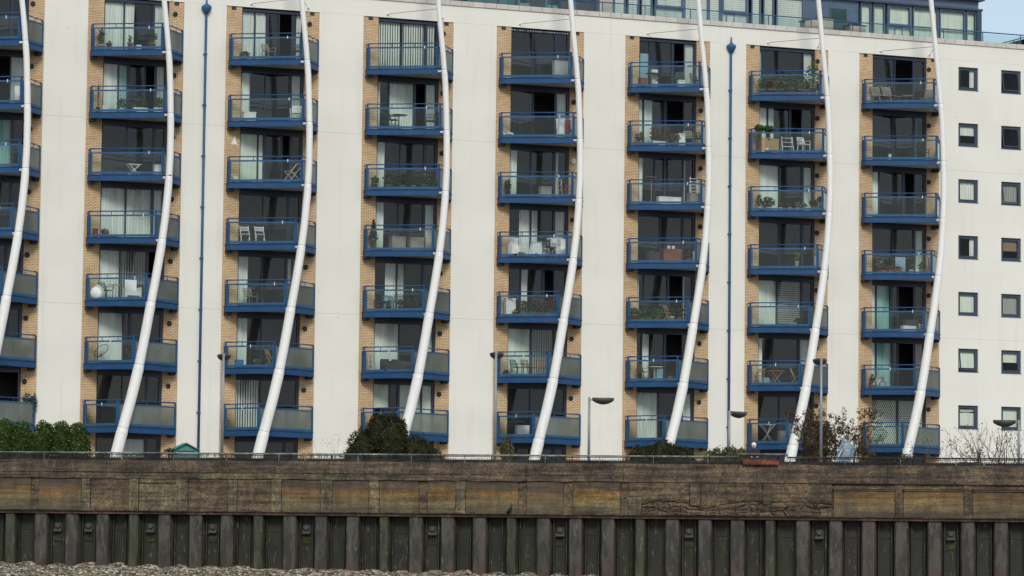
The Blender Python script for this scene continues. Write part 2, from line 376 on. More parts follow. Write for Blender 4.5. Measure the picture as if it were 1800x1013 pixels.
# beach
def beach_z(s, t):
    px = s/ws(1800)*1800
    base = -3.50 if px < 0 else -3.50-.20*(px/900)
    if px > 900: base = -3.70-.32*min(1.6, (px-900)/500)
    ph = (s-ws(102))/PITCH*2*math.pi
    b = base-.085*t-.0012*t*t
    b += .055*math.cos(ph)*math.exp(-t*1.1)+.05*math.sin(s*1.7+t)*math.sin(t*1.3+s*.4)+.03*math.sin(s*5.1+1.7*t)
    return b
PITCH = (ws(1700)-ws(72))/29.0*1.0
PITCH = (ws(1759.5)-ws(72))/30.0
m = MB(); ns, nt_ = 260, 56
vs = []; T = [-.7+ (24.7)*(j/nt_)**2.0 for j in range(nt_+1)]
for i in range(ns+1):
    s = S0+(S1-S0)*i/ns
    for t in T: vs.append(wl(s, t, beach_z(s, max(t, 0))))
m.add(vs, [(i*(nt_+1)+j, i*(nt_+1)+j+1, (i+1)*(nt_+1)+j+1, (i+1)*(nt_+1)+j) for i in range(ns) for j in range(nt_)])
fs = m.build('foreshore', simple('wet_silt', (.10, .085, .065), .8, .35, 8, bmp=.4)); tag(fs, kind='structure')
for p in fs.data.polygons: p.use_smooth = True
m = MB(); m.quad(wl(-2500, 9, -4.9), wl(-2500, -.2+3000, -4.9), wl(2500, 3000, -4.9), wl(2500, 9, -4.9))
mw, nt, b = newmat('river_water'); b.inputs['Base Color'].default_value = (.05, .055, .045, 1); b.inputs['Roughness'].default_value = .12
bump(nt, b, noise(nt, 1.3, 4), .4, .1)
tag(m.build('river_water', mw), kind='structure')

# pebbles: geometry-node scatter on a strip of beach
def pebbles():
    m = MB(); n1, n2 = 200, 14; sa, sb = ws(-60), ws(1260); vs = []
    for i in range(n1+1):
        s = sa+(sb-sa)*i/n1
        for j in range(n2+1):
            t = -.45+7.4*(j/n2)**1.6; vs.append(wl(s, t, beach_z(s, max(t, 0))+.012))
    m.add(vs, [(i*(n2+1)+j, i*(n2+1)+j+1, (i+1)*(n2+1)+j+1, (i+1)*(n2+1)+j) for i in range(n1) for j in range(n2)])
    pm, nt, b = newmat('pebble')
    v = nt.nodes.new('ShaderNodeTexVoronoi'); v.inputs['Scale'].default_value = 7.5
    g = nt.nodes.new('ShaderNodeNewGeometry'); L(nt, g.outputs['Position'], v.inputs['Vector'])
    sp = nt.nodes.new('ShaderNodeSeparateColor'); L(nt, v.outputs['Color'], sp.inputs[0])
    cl = ramp(nt, sp.outputs[0], [(0, (.018, .016, .012)), (.3, (.062, .052, .035)), (.55, (.17, .145, .095)), (.72, (.22, .20, .145)), (.80, (.24, .125, .07)), (.86, (.38, .345, .26)), (1, (.62, .58, .47))])
    L(nt, cl, b.inputs['Base Color']); b.inputs['Roughness'].default_value = .7
    o = m.build('pebbles', pm); tag(o, 'grey and buff pebbles heaped along the foot of the sheet piles', 'pebbles', kind='stuff')
    ng = bpy.data.node_groups.new('pebble_scatter', 'GeometryNodeTree')
    ng.interface.new_socket('Geometry', in_out='INPUT', socket_type='NodeSocketGeometry')
    ng.interface.new_socket('Geometry', in_out='OUTPUT', socket_type='NodeSocketGeometry')
    N = ng.nodes.new; i_ = N('NodeGroupInput'); o_ = N('NodeGroupOutput')
    d = N('GeometryNodeDistributePointsOnFaces'); d.inputs['Density'].default_value = 330
    ico = N('GeometryNodeMeshIcoSphere'); ico.inputs['Radius'].default_value = .054; ico.inputs['Subdivisions'].default_value = 2
    ip = N('GeometryNodeInstanceOnPoints'); rr = N('FunctionNodeRandomValue'); rr.data_type = 'FLOAT_VECTOR'
    rr.inputs[0].default_value = (0, 0, 0); rr.inputs[1].default_value = (6.28, 6.28, 6.28)
    rs = N('FunctionNodeRandomValue'); rs.data_type = 'FLOAT_VECTOR'; rs.inputs[0].default_value = (.45, .4, .35); rs.inputs[1].default_value = (1.75, 1.5, 1.0)
    sm = N('GeometryNodeSetMaterial'); sm.inputs['Material'].default_value = pm; jn = N('GeometryNodeJoinGeometry')
    lk = ng.links.new
    lk(i_.outputs[0], d.inputs[0]); lk(d.outputs[0], ip.inputs['Points']); lk(ico.outputs[0], sm.inputs[0]); lk(sm.outputs[0], ip.inputs['Instance'])
    lk(rr.outputs[0], ip.inputs['Rotation']); lk(rs.outputs[0], ip.inputs['Scale']); lk(ip.outputs[0], jn.inputs[0]); lk(i_.outputs[0], jn.inputs[0]); lk(jn.outputs[0], o_.inputs[0])
    md = o.modifiers.new('scatter', 'NODES'); md.node_group = ng
pebbles()

# ------------------------------------------------------------------ river wall (local frame: x along wall, y = inland, z up)
def wall_root(name, label, cat, out=0):
    o = empty(name, (A2.x+N_.x*out, A2.y+N_.y*out, 0), WALL_ROT); return tag(o, label, cat)
rw = wall_root('river_wall', 'stained concrete river wall on dark steel sheet piles above the pebble beach', 'wall')
ZT, ZB, ZP = .93, .16, -1.20
MB().box(S0, S1, .12, .9, -1.33, ZT-.06).build('wall_core', M['concrete'], rw)
MB().box(S0, S1, .53, .9, -5.5, -1.335).build('wall_core', M['dark'], rw)
# top band in long cast lifts, each a piece with its own jagged lower lip
xs = [S0, ws(-60), ws(75), ws(185), ws(480), ws(640), ws(860), ws(925), ws(1095), ws(1225), ws(1330), ws(1560), ws(1700), ws(1900), S1]
rnd = random.Random(3)
for a, b2 in zip(xs[:-1], xs[1:]):
    k = rnd.uniform(-.012, .012); n = max(2, int((b2-a)/.45)); vs = []; 
    for i in range(n+1):
        x = a+.006+(b2-a-.012)*i/n; dz = rnd.uniform(-.018, .018)
        vs += [(x, 0+k+rnd.uniform(-.008, .008), .42+dz*.6), (x, k+rnd.uniform(-.008, .008), ZT-.012+rnd.uniform(-.01, .006)), (x, .3, ZT-.012), (x, .3, .42)]
    mm = MB(); mm.add(vs, [(i*4+j, (i+1)*4+j, (i+1)*4+(j+1) % 4, i*4+(j+1) % 4) for i in range(n) for j in range(4)]+[(0, 1, 2, 3), (n*4+3, n*4+2, n*4+1, n*4)])
    mm.build('parapet_lift', M['concrete_top'], rw)
    if a < ws(1090):
        vs = []
        for i in range(n+1):
            x = a+.006+(b2-a-.012)*i/n; dz = rnd.uniform(-.025, .025)
            vs += [(x, -.035+k, ZB+dz), (x, -.035+k, .395+dz*.5), (x, .3, .41), (x, .3, ZB)]
        mm = MB(); mm.add(vs, [(i*4+j, (i+1)*4+j, (i+1)*4+(j+1) % 4, i*4+(j+1) % 4) for i in range(n) for j in range(4)]+[(0, 1, 2, 3), (n*4+3, n*4+2, n*4+1, n*4)])
        mm.build('string_course', M['lime'] if (ws(480) <= a < ws(640) or ws(180) < a < ws(300)) else M['concrete_top'], rw)
    else:
        MB().box(a+.006, b2-.006, .012+k, .3, ZB, .41).build('string_course', M['concrete_top'], rw)
def rough_panel(x0, x1, z0, z1, y, name, mat, rnd, amp=.02, lip=0):
    nx = max(2, int((x1-x0)/.16)); nz = max(2, int((z1-z0)/.16)); vs = []
    for i in range(nx+1):
        for j in range(nz+1):
            e = (i in (0, nx)) or (j in (0, nz))
            vs.append((x0+(x1-x0)*i/nx+(rnd.uniform(-.012, .012)), y+rnd.uniform(-amp, amp)*(.6 if e else 1), z0+(z1-z0)*j/nz+(rnd.uniform(-.012, .012))))
    n = len(vs); mm = MB()
    fs = [(i*(nz+1)+j, (i+1)*(nz+1)+j, (i+1)*(nz+1)+j+1, i*(nz+1)+j+1) for i in range(nx) for j in range(nz)]
    rim = [i*(nz+1) for i in range(nx+1)]+[nx*(nz+1)+j for j in range(1, nz+1)]+[i*(nz+1)+nz for i in range(nx-1, -1, -1)]+[j for j in range(nz-1, 0, -1)]
    back = [(vs[i][0], .14, vs[i][2]) for i in rim]; k = len(rim)
    fs += [(rim[(q+1) % k], rim[q], n+q, n+(q+1) % k) for q in range(k)]
    mm.add(vs+back, fs)
    if lip: mm.box(x0-.01, x1+.01, y-lip, .1, z1-.07, z1-.012)
    return mm.build(name, mat, rw)
P, T_ = 'P', 'T'
pan = [(-70, 53, 'o'), (67, 142, 'o'), (158, 226, 'd'), (243, 311, 'l'), (330, 400, 'p'), (416, 475, 'd'), (494, 563, 'o'), (583, 648, 'o'), (666, 736, 'o'),
       (751, 801, 'o'), (818, 911, 'o'), (925, 990, 'o'), (1007, 1090, 'o'), (1465, 1573, 'o'), (1588, 1694, 'o'), (1710, 1815, 'o'), (1830, 1930, 'o')]
ZPB, ZPT = -1.19, .145
for x0, x1, k in pan:
    a, b2 = ws(x0)+.012, ws(x1)-.012
    top = ZPT-.01 if x0 < 1400 else -.05
    o = rough_panel(a, b2, ZPB, top, .03, 'concrete_panel', M[{'o': 'stained', 'd': 'concrete', 'l': 'concrete_pale', 'p': 'concrete'}[k]], rnd, .012, .05 if x0 > 1400 else 0)
    if k == 'l': MB().box(a+.05, b2-.05, -.04, .02, top-.16, top-.06).build('ledge', M['lime'], o)
    if x0 > 1400: MB().box(a-.03, b2+.03, -.05, .1, top+.004, top+.04).build('ledge', M['lime'], o)
prev = [(53, 67, 'D'), (142, 158, 'L'), (226, 243, 'L'), (311, 330, 'L'), (400, 416, 'L'), (475, 494, 'L'), (563, 583, 'L'), (648, 666, 'L'), (736, 751, 'D'),
        (801, 818, 'L'), (911, 925, 'D'), (990, 1007, 'D'), (1090, 1105, 'D'), (1573, 1588, 'D'), (1694, 1710, 'D'), (1815, 1830, 'D')]
for x0, x1, k in prev:
    y = -.005 if k == 'L' else .085
    rough_panel(ws(x0)+.012, ws(x1)-.012, ZPB, ZPT-.01, y, 'pilaster', M['concrete_pale'] if k == 'L' else M['concrete'], rnd, .01)
rough_panel(ws(1105), ws(1127), ZPB, -.45, -.02, 'pilaster', M['concrete_pale'], rnd, .01)
rough_panel(ws(1105), ws(1127), -.43, ZPT, .05, 'concrete_panel', M['concrete'], rnd, .015)
for px in (54, 331, 332):
    pass
MB().box(ws(331), ws(338), .10, .115, -.28, -.10).build('drain_hole', M['dark'], rw)
# broken stretch: whole above, shattered blocks below a ragged crack
CR = [(1127, -.76), (1143, -.70), (1160, -.64), (1178, -.66), (1190, -.62), (1205, -.70), (1222, -.80), (1236, -.93), (1250, -.88), (1262, -.78), (1278, -.72), (1292, -.66), (1310, -.60), (1330, -.57),
      (1338, -.66), (1347, -.78), (1356, -.66), (1370, -.60), (1385, -.62), (1402, -.58), (1420, -.66), (1440, -.63), (1462, -.68)]
CRS = [(ws(a), z) for a, z in CR]
def crz(x):
    for (x0, z0), (x1, z1) in zip(CRS[:-1], CRS[1:]):
        if x <= x1: return z0+(z1-z0)*(x-x0)/(x1-x0)
    return CRS[-1][1]
for x0, x1 in ((1127, 1211), (1212, 1231), (1232, 1340), (1341, 1462)):     # sound concrete above the crack, ragged lower edge
    a, b2 = ws(x0)+.003, ws(x1)-.003; nx = max(3, int((b2-a)/.13)); nz = 6; vs = []
    y0 = .0 if x0 == 1212 else .03
    for i in range(nx+1):
        x = a+(b2-a)*i/nx; zl = crz(x)+.03+rnd.uniform(-.035, .035)
        for j in range(nz+1): vs.append((x, y0+rnd.uniform(-.014, .014)+(.035 if j == 0 else 0), zl+(ZPT-.01-zl)*(j/nz)))
    n = len(vs); rim = [i*(nz+1) for i in range(nx+1)]+[nx*(nz+1)+j for j in range(1, nz+1)]+[i*(nz+1)+nz for i in range(nx-1, -1, -1)]+[j for j in range(nz-1, 0, -1)]; k = len(rim)
    fs_ = [(i*(nz+1)+j, (i+1)*(nz+1)+j, (i+1)*(nz+1)+j+1, i*(nz+1)+j+1) for i in range(nx) for j in range(nz)]+[(rim[(q+1) % k], rim[q], n+q, n+(q+1) % k) for q in range(k)]
    MB().add(vs+[(vs[i][0], .14, vs[i][2]) for i in rim], fs_).build('concrete_panel', M['concrete'], rw)
xa, xb = ws(1128), ws(1462); gx = [xa]
while gx[-1] < xb-.2: gx.append(min(xb, gx[-1]+rnd.uniform(.16, .62)))
nr = 3; grid = []
for i, x in enumerate(gx):
    zt = crz(x)-.012; c_ = []
    fr_ = sorted([0, rnd.uniform(.2, .45), rnd.uniform(.5, .8), 1])
    for j in range(nr+1):
        e = i in (0, len(gx)-1); jx = 0 if e else rnd.uniform(-.14, .14)
        c_.append((x+(jx if 0 < j else jx*.4), ZPB+(zt-ZPB)*fr_[j]+(0 if j in (0,) else rnd.uniform(-.03, .02))))
    grid.append(c_)
for i in range(len(gx)-1):
    for j in range(nr):
        if rnd.random() < .06 and j > 0: continue
        P4 = [grid[i][j], grid[i+1][j], grid[i+1][j+1], grid[i][j+1]]; cx = sum(p[0] for p in P4)/4; cz = sum(p[1] for p in P4)/4
        P8 = []
        for q in range(4):
            p_, r_ = P4[q], P4[(q+1) % 4]
            for f in (0, .5):
                x_, z_ = p_[0]+(r_[0]-p_[0])*f, p_[1]+(r_[1]-p_[1])*f
                d_ = math.hypot(x_-cx, z_-cz)+1e-6; sh = rnd.uniform(.006, .03) if j < 2 else rnd.uniform(.01, .04)
                if f: x_ += rnd.uniform(-.02, .02); z_ += rnd.uniform(-.02, .02)
                P8.append((x_+(cx-x_)/d_*sh, z_+(cz-z_)/d_*sh))
        y0 = rnd.uniform(-.01, .06)+(.02 if j == 2 else 0); ty = rnd.uniform(-.03, .03)
        vs = [(x_, y0+ty*(x_-cx)*2, z_) for x_, z_ in P8]+[(cx, y0-.02, cz)]+[(x_, .14, z_) for x_, z_ in P8]
        MB().add(vs, [(q, (q+1) % 8, 8) for q in range(8)]+[((q+1) % 8, q, 9+q, 9+(q+1) % 8) for q in range(8)]).build('broken_block', M[rnd.choice(['concrete', 'concrete', 'concrete_top', 'concrete', 'concrete_pale' if j == 0 else 'concrete'])], rw)
# waler
x = S0
while x < S1:
    w = 6.2; MB().box(x+.004, min(x+w, S1)-.004, -.10, .13, -1.335, -1.21).box(x+.004, min(x+w, S1)-.004, -.16, -.10, -1.225, -1.205).build('steel_waler', M['waler'], rw); x += w
# piles
greens = [10, 235, 455, 680, 903, 1131, 1357]
sp0 = ws(72)
bolts = [100, 155, 266, 377, 543, 765, 990, 1216, 1442, 1670]
for i in range(-14, 46):
    c = sp0+PITCH*i; px_ok = ws(-40) < c < ws(1840)
    isg = any(abs(c-ws(g)) < .35 for g in greens)
    w = (.40 if isg else .54)+rnd.uniform(-.015, .015); y0 = -.03
    mm = MB(); r0 = .46
    mm.prism([(c-w/2, y0+.05), (c-w/2+.05, y0), (c+w/2-.05, y0), (c+w/2, y0+.05), (c+w/2+.07, y0+r0), (c-w/2-.07, y0+r0)], -5.5, -1.336)
    mt = M['pile_green'] if isg else (M['pile_red'] if i in (26,) else M['pile'])
    o = mm.build('sheet_pile', mt, rw)
    if isg:
        o['label'] = 'narrow pile green with algae'
        MB().box(c-w/2+.03, c+w/2-.06, y0-.01, y0+.04, -1.46, -1.40).build('weld_lip', M['pile_green'], o)
    c2 = c+PITCH/2; pw = PITCH-w-.16
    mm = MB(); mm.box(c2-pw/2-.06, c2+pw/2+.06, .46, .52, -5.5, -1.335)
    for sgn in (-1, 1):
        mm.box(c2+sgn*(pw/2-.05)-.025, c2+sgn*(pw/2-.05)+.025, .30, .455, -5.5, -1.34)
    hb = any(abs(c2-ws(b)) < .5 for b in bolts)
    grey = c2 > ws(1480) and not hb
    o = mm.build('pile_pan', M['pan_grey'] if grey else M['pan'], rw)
    MB().box(c2-.24, c2+.24, .435, .458, -2.02, -1.985).build('seam', M['dark'], o) if not hb else None
    if hb:
        b3 = MB(); b3.lathe((c2, .30, -1.83), [(.12, -.14), (.125, .0), (.105, .05)], 8, 'y').build('tie_bolt', M['bolt'], o)
        MB().box(c2-.17, c2+.17, .24, .45, -2.09, -1.99).build('bolt_ledge', M['bolt'], o)
        MB().box(c2-.15, c2+.15, .36, .45, -1.985, -1.72).build('bolt_plate', M['bolt'], o)
        MB().box(c2-.16, c2+.16, .43, .457, -2.46, -2.14).build('wear_patch', M['ochre'], o)
        MB().box(c2-.19, c2+.19, .42, .45, -2.49, -2.465).build('seam', M['dark'], o)

# ------------------------------------------------------------------ promenade railing
rl = wall_root('promenade_railing', 'low metal railing with spiked pickets along the top of the river wall', 'railing', -.15)
def rail_run(xa, xb, z, mat):
    mm = MB(); mm.tube([(xa, 0, z), (xb, 0, z)], .032, 8); o = mm.build('top_rail', mat, rl); MB().tube([(xa, .0, z-.065), (xb, .0, z-.065)], .018, 6).build('lower_rail', M['rail_dark'], rl)
RZ = 1.225
rail_run(S0, ws(776), RZ, M['rail_grey']); rail_run(ws(776), ws(1297), RZ, M['rail_grey'])
rail_run(ws(1297), ws(1383), RZ+.115, M['rail_grey']); rail_run(ws(1383), S1, RZ-.01, M['rail_dark'])
MB().tube([(ws(1297), 0, RZ-.02), (ws(1297), 0, RZ+.13)], .03).build('rail_step', M['rail_grey'], rl)
MB().tube([(ws(1383), 0, RZ-.02), (ws(1383), 0, RZ+.13)], .03).build('rail_step', M['rail_grey'], rl)
x = S0+.3
while x < S1:
    MB().box(x-.014, x+.014, -.016, .016, ZT-.05, RZ-.01).build('post', M['rail_grey'] if int(x) % 2 else M['rail_dark'], rl); x += 1.12
mm = MB(); x = S0
while x < S1:
    h = ZT+.155+random.uniform(-.012, .02) + (.10 if x < ws(780) and random.random() < .75 else 0)
    mm.box(x-.016, x+.016, -.012, .012, ZT-.08, h); x += .068
o = mm.build('picket', M['rail_dark'], rl); o['kind'] = 'stuff'
MB().box(S0, S1, .03, .06, ZT-.07, ZT+.105).build('bottom_rail', M['rail_dark'], rl)

# ------------------------------------------------------------------ the building
XL = [-6.68, 0.0, 6.69, 13.53, 20.40, 27.24, 33.86, 40.25]
WID = 4.62; XE = 50.75; XW = -22.0
ZBT = 22.76; ZC = 23.62
bd = tag(empty('apartment_building', (0, 0, 0)), 'white rendered riverside apartment block with brick bays, blue balconies and curved white masts', 'building')
YB = .32
# rendered wall strips in three lifts (joints left open)
JZ = [0, 8.46, 17.09, ZC]
strips = [(XW, XL[0])]+[(XL[i]+WID, XL[i+1]) for i in range(7)]
G_ = .006
for a, b2 in strips:
    for z0, z1 in zip(JZ[:-1], JZ[1:]):
        MB().box(a, b2, 0, YB, z0+G_/2 if z0 else -.3, z1-G_/2 if z1 < ZC else ZBT+.03).build('rendered_wall', M['render'], bd)
MB().box(XW, XE, 0.0, YB, ZBT+.034, ZC-.002).build('rendered_wall', M['render'], bd)
# right end wall with the small windows cut out: built from pieces round the openings
SW = [(45.99, 47.15), (48.51, 49.68)]; SWZ = [(22.46-2.9*k-1.17, 22.46-2.9*k) for k in range(8)]
xa = XL[7]+WID
for z0, z1 in zip(JZ[:-1], JZ[1:]):
    lo = z0+G_/2 if z0 else -.3; hi = z1-G_/2 if z1 < ZC else ZBT+.03
    for a, b2 in ((xa, SW[0][0]), (SW[0][1], SW[1][0]), (SW[1][1], XE)):
        MB().box(a, b2, 0, YB, lo, hi).build('rendered_wall', M['render'], bd)
    for a, b2 in SW:
        ops = sorted([w for w in SWZ if w[0] > lo and w[1] < hi+.5]); z = lo
        for w in ops:
            if w[0]-.002 > z: MB().box(a, b2, 0, YB, z, w[0]-.0).build('rendered_wall', M['render'], bd)
            z = w[1]
        if hi > z: MB().box(a, b2, 0, YB, z, hi).build('rendered_wall', M['render'], bd)
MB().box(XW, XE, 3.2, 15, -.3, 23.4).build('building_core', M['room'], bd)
MB().box(XE-.3, XE, YB+.002, 15, -.3, 23.6).build('end_wall', M['render'], bd)
MB().box(XW, XW+.3, YB+.002, 15, -.3, 23.6).build('end_wall', M['render'], bd)
MB().box(XW+.3, XE-.3, YB+.003, 14.9, 23.42, 23.62).build('roof_deck', simple('roof_deck', (.3, .29, .27), .9), bd)
# coping stones
x = XW; cm = None
n = int((XE+.15-XW)/.605)
cmb = MB(); cmb.box(.009, .596, -.06, .42, ZC, ZC+.235)
first = cmb.build('coping_stone', M['coping'], bd, loc=(XW, 0, 0))
for i in range(1, n):
    c = first.copy(); col.objects.link(c); c.parent = bd; c.location = (XW+i*.605, random.uniform(-.004, .004), random.uniform(-.003, .003))

# window content table: (mullions, panes)
WIN = {
 0: ['|.35,.75|DDD', '|.3,.5,.75|DDOC', '|.4,.8|DTD', '|.4,.8|DDD', '|.4,.75|LLD', '|.4,.8|DDD', '|.4,.6|DDO', '|.5|DD'],
 1: ['|.32,.77|CLC', '|.25,.40,.66,.82|STDOC', '|.4,.82|DDD', '|.4,.81|CCC', '|.33,.75|CVO', '|.4,.5|SDD', '|.4,.78|DDD', '|.3,.78|DSD'],
 2: ['|.22,.42,.6,.82|CCDOR', '|.4,.8|LDC', '|.3,.4,.68,.82|SCDOD', '|.4,.8|DDD', '|.4,.78|LDL', '|.4,.8|LDD', '|.4|WD', '|.4,.8|DDD'],
 3: ['|.4,.79|WWW', '|.2,.62,.8|LCOC', '|.4,.8|LDD', '|.38,.8|LDC', '|.37,.8|RLD', '|.42,.8|CDC', '|.28,.42,.8|HDSS', '|.4,.8|DDD'],
 4: ['|.38,.77|DDD', '|.4,.78|DOC', '|.37,.77|LDL', '|.38,.77|RLC', '|.22,.6,.78|DLOD', '|.4,.8|SVS', '|.4,.8|DDD', '|.4,.8|DDD'],
 5: ['|.2,.6,.8|BDOC', '|.1,.48,.8|SLOD', '|.3,.48,.8|LDDL', '|.4,.8|DDD', '|.13,.55,.8|LDOL', '|.1,.5,.8|DLOD', '|.4,.8|CDC', '|.4|DD'],
 6: ['|.07,.37,.8|TDDC', '|.17,.57,.78|CLOD', '|.38,.8|CDC', '|.38,.8|DDD', '|.35,.8|SHD', '|.28,.75|LDC', '|.4,.75|DDD', '|.4|DD'],
 7: ['|.43,.78|DOD', '|.4,.8|DDL', '|.15,.6,.8|CDOD', '|.4,.8|DDC', '|.1,.37,.5,.8|CTDOD', '|.1,.4,.5,.8|CTDOP', '|.5|GG', '|.4|DD'],
}
YW = .14
def wavy(mb, x0, x1, z0, z1, y, amp=.035, wl_=.16, taper=0):
    n = max(3, int((x1-x0)/wl_*5)); vs = []
    for i in range(n+1):
        x = x0+(x1-x0)*i/n; yy = y+amp*math.sin(i*2*math.pi/5+.6*math.sin(i*.7))
        vs += [(x+taper*(.5-i/n)*2*(x1-x0)*.3, yy, z0), (x, yy, z1)]
    mb.add(vs, [(2*i, 2*i+2, 2*i+3, 2*i+1) for i in range(n)])
roomb = MB()
for c in range(8):
    X = XL[c]; a, b2 = X+.77, X+3.89
    for side in (0, 1):
        x0, x1 = (X, a) if side == 0 else (b2, X+WID)
        MB().box(x0+.002, x1-(.0 if side == 0 else .002), .018, YB, -.3, ZBT).build('brick_panel', M['brick'], bd)
        MB().box(x0+.25, x0+.47, -.0, .03, 22.62, 22.76).build('air_grille', M['dark'], bd)
    for r in range(8):     # r = 0 top ... 7 ground
        zf = 20.25-2.9*r; zt = 22.72-2.9*r
        if r == 7: zf = 0
        # slab edge and dark head panel above the opening
        if r > 0: MB().box(a, b2, .05, YB, zt+.003, zf+2.9-.003 if r < 7 else 2.85).build('slab_edge', M['navy'], bd)
        spec = WIN[c][r].split('|'); mu = [float(q) for q in spec[1].split(',')]; panes = spec[2]
        f = MB(); w = b2-a; t = .07
        z0, z1 = zf+.02, zt-.12
        f.box(a+.002, a+t, YW, YW+.12, z0, z1); f.box(b2-.11, b2-.002, YW-.03, YW+.12, z0, z1)
        f.box(a+.002, b2-.002, YW-.06, YW+.12, z1, zt-.002); f.box(a+t, b2-.11, YW, YW+.12, z0, z0+.07)
        xs_ = [a+t]+[a+w*q for q in mu]+[b2-.11]
        for q, xm in enumerate(xs_[1:-1]):
            big = (q % 2 == 1); hw = .065 if big else .03
            f.box(xm-hw, xm+hw, YW-.01+.0, YW+.1, z0+.07, z1)
        fo = f.build('window', M['navy'], bd)
        for q, k in enumerate(panes):
            x0, x1 = xs_[q], xs_[q+1]
            if k != 'O': MB().box(x0+.028, x1-.028, YW+.04, YW+.055, z0+.07, z1).build('pane', M['glass'], fo)
            if k in 'DO': continue
            yc = YW+.13; cb = MB(); mt = M['sheer']; ww = x1-x0
            zb, ztp = z0+.03, z1+.05
            if k == 'C': wavy(cb, x0, x1, zb, ztp, yc, .03, .14)
            elif k == 'P': wavy(cb, x0+.05, x1, zb, ztp, yc, .04, .14); mt = M['pinkc']
            elif k == 'T': wavy(cb, x0, x1, zb, ztp, yc, .03, .14); mt = M['tealc']
            elif k == 'L': wavy(cb, x0, x0+ww*random.Random(c*9+r).uniform(.28, .45), zb, ztp, yc, .04, .13, .15)
            elif k == 'R': wavy(cb, x1-ww*.5, x1, zb, ztp, yc, .04, .13, -.15)
            elif k == 'S': cb.box(x0, x1, yc, yc+.01, zb, ztp); mt = M['cream'] if c != 1 else M['sheer']
            elif k == 'H':
                cb.box(x0, x1, yc, yc+.01, z0+1.2, ztp) if c != 6 else [cb.box(x0, x1, yc, yc+.03, z0+j*.11, z0+j*.11+.07) for j in range(21)]; mt = M['cream'] if c != 6 else M['greyc']
            elif k in 'VW':
                xx = x0+.03
                while xx < x1-.06: cb.bar((xx+.03, yc, zb), (xx+.03, yc, ztp), .075, .006, (0.5, 1, 0)); xx += .125
                mt = M['sheer'] if k == 'W' else M['greyc']
            elif k == 'B':
                cb.box(x0+.1, x1-.02, yc, yc+.05, z0+.3, z1-.9); cb.prism([(x0+.1, yc), (x1, yc), (x1, yc+.05), (x0+.1, yc+.05)], z1-.9, z1-.6); mt = M['bluecloth']
            elif k == 'G':
                n = int(ww/.11)
                for j in range(n):
                    xx = x0+ww*j/n
                    for h in range(11):
                        zz = z0+.08+h*.21; cb.bar((xx, yc, zz), (xx+ww/n, yc, zz+.21), .012, .04); cb.bar((xx+ww/n, yc+.015, zz), (xx, yc+.015, zz+.21), .012, .04)
                mt = M['cream']
            cb.build('curtain' if k not in 'G' else 'security_grille', mt, fo)
        # the room behind
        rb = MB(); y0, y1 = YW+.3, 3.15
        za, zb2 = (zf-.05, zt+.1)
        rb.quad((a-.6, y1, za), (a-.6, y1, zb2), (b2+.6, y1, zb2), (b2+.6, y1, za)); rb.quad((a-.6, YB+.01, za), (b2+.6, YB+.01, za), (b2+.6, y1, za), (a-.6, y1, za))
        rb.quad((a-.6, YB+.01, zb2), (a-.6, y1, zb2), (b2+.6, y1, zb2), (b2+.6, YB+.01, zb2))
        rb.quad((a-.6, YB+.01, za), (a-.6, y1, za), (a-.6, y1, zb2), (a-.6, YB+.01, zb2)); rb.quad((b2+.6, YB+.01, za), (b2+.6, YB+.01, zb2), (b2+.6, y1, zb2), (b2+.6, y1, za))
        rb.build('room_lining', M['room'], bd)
# light string under the head of one top window
mm = MB()
for i in range(22):
    if i in (2, 5, 12): continue
    mm.lathe((XL[4]+.82+i*.14, .05, 22.66), [(.01, -.03), (.03, 0), (.01, .03)], 6)
mm.build('light_string', M['white'], bd)

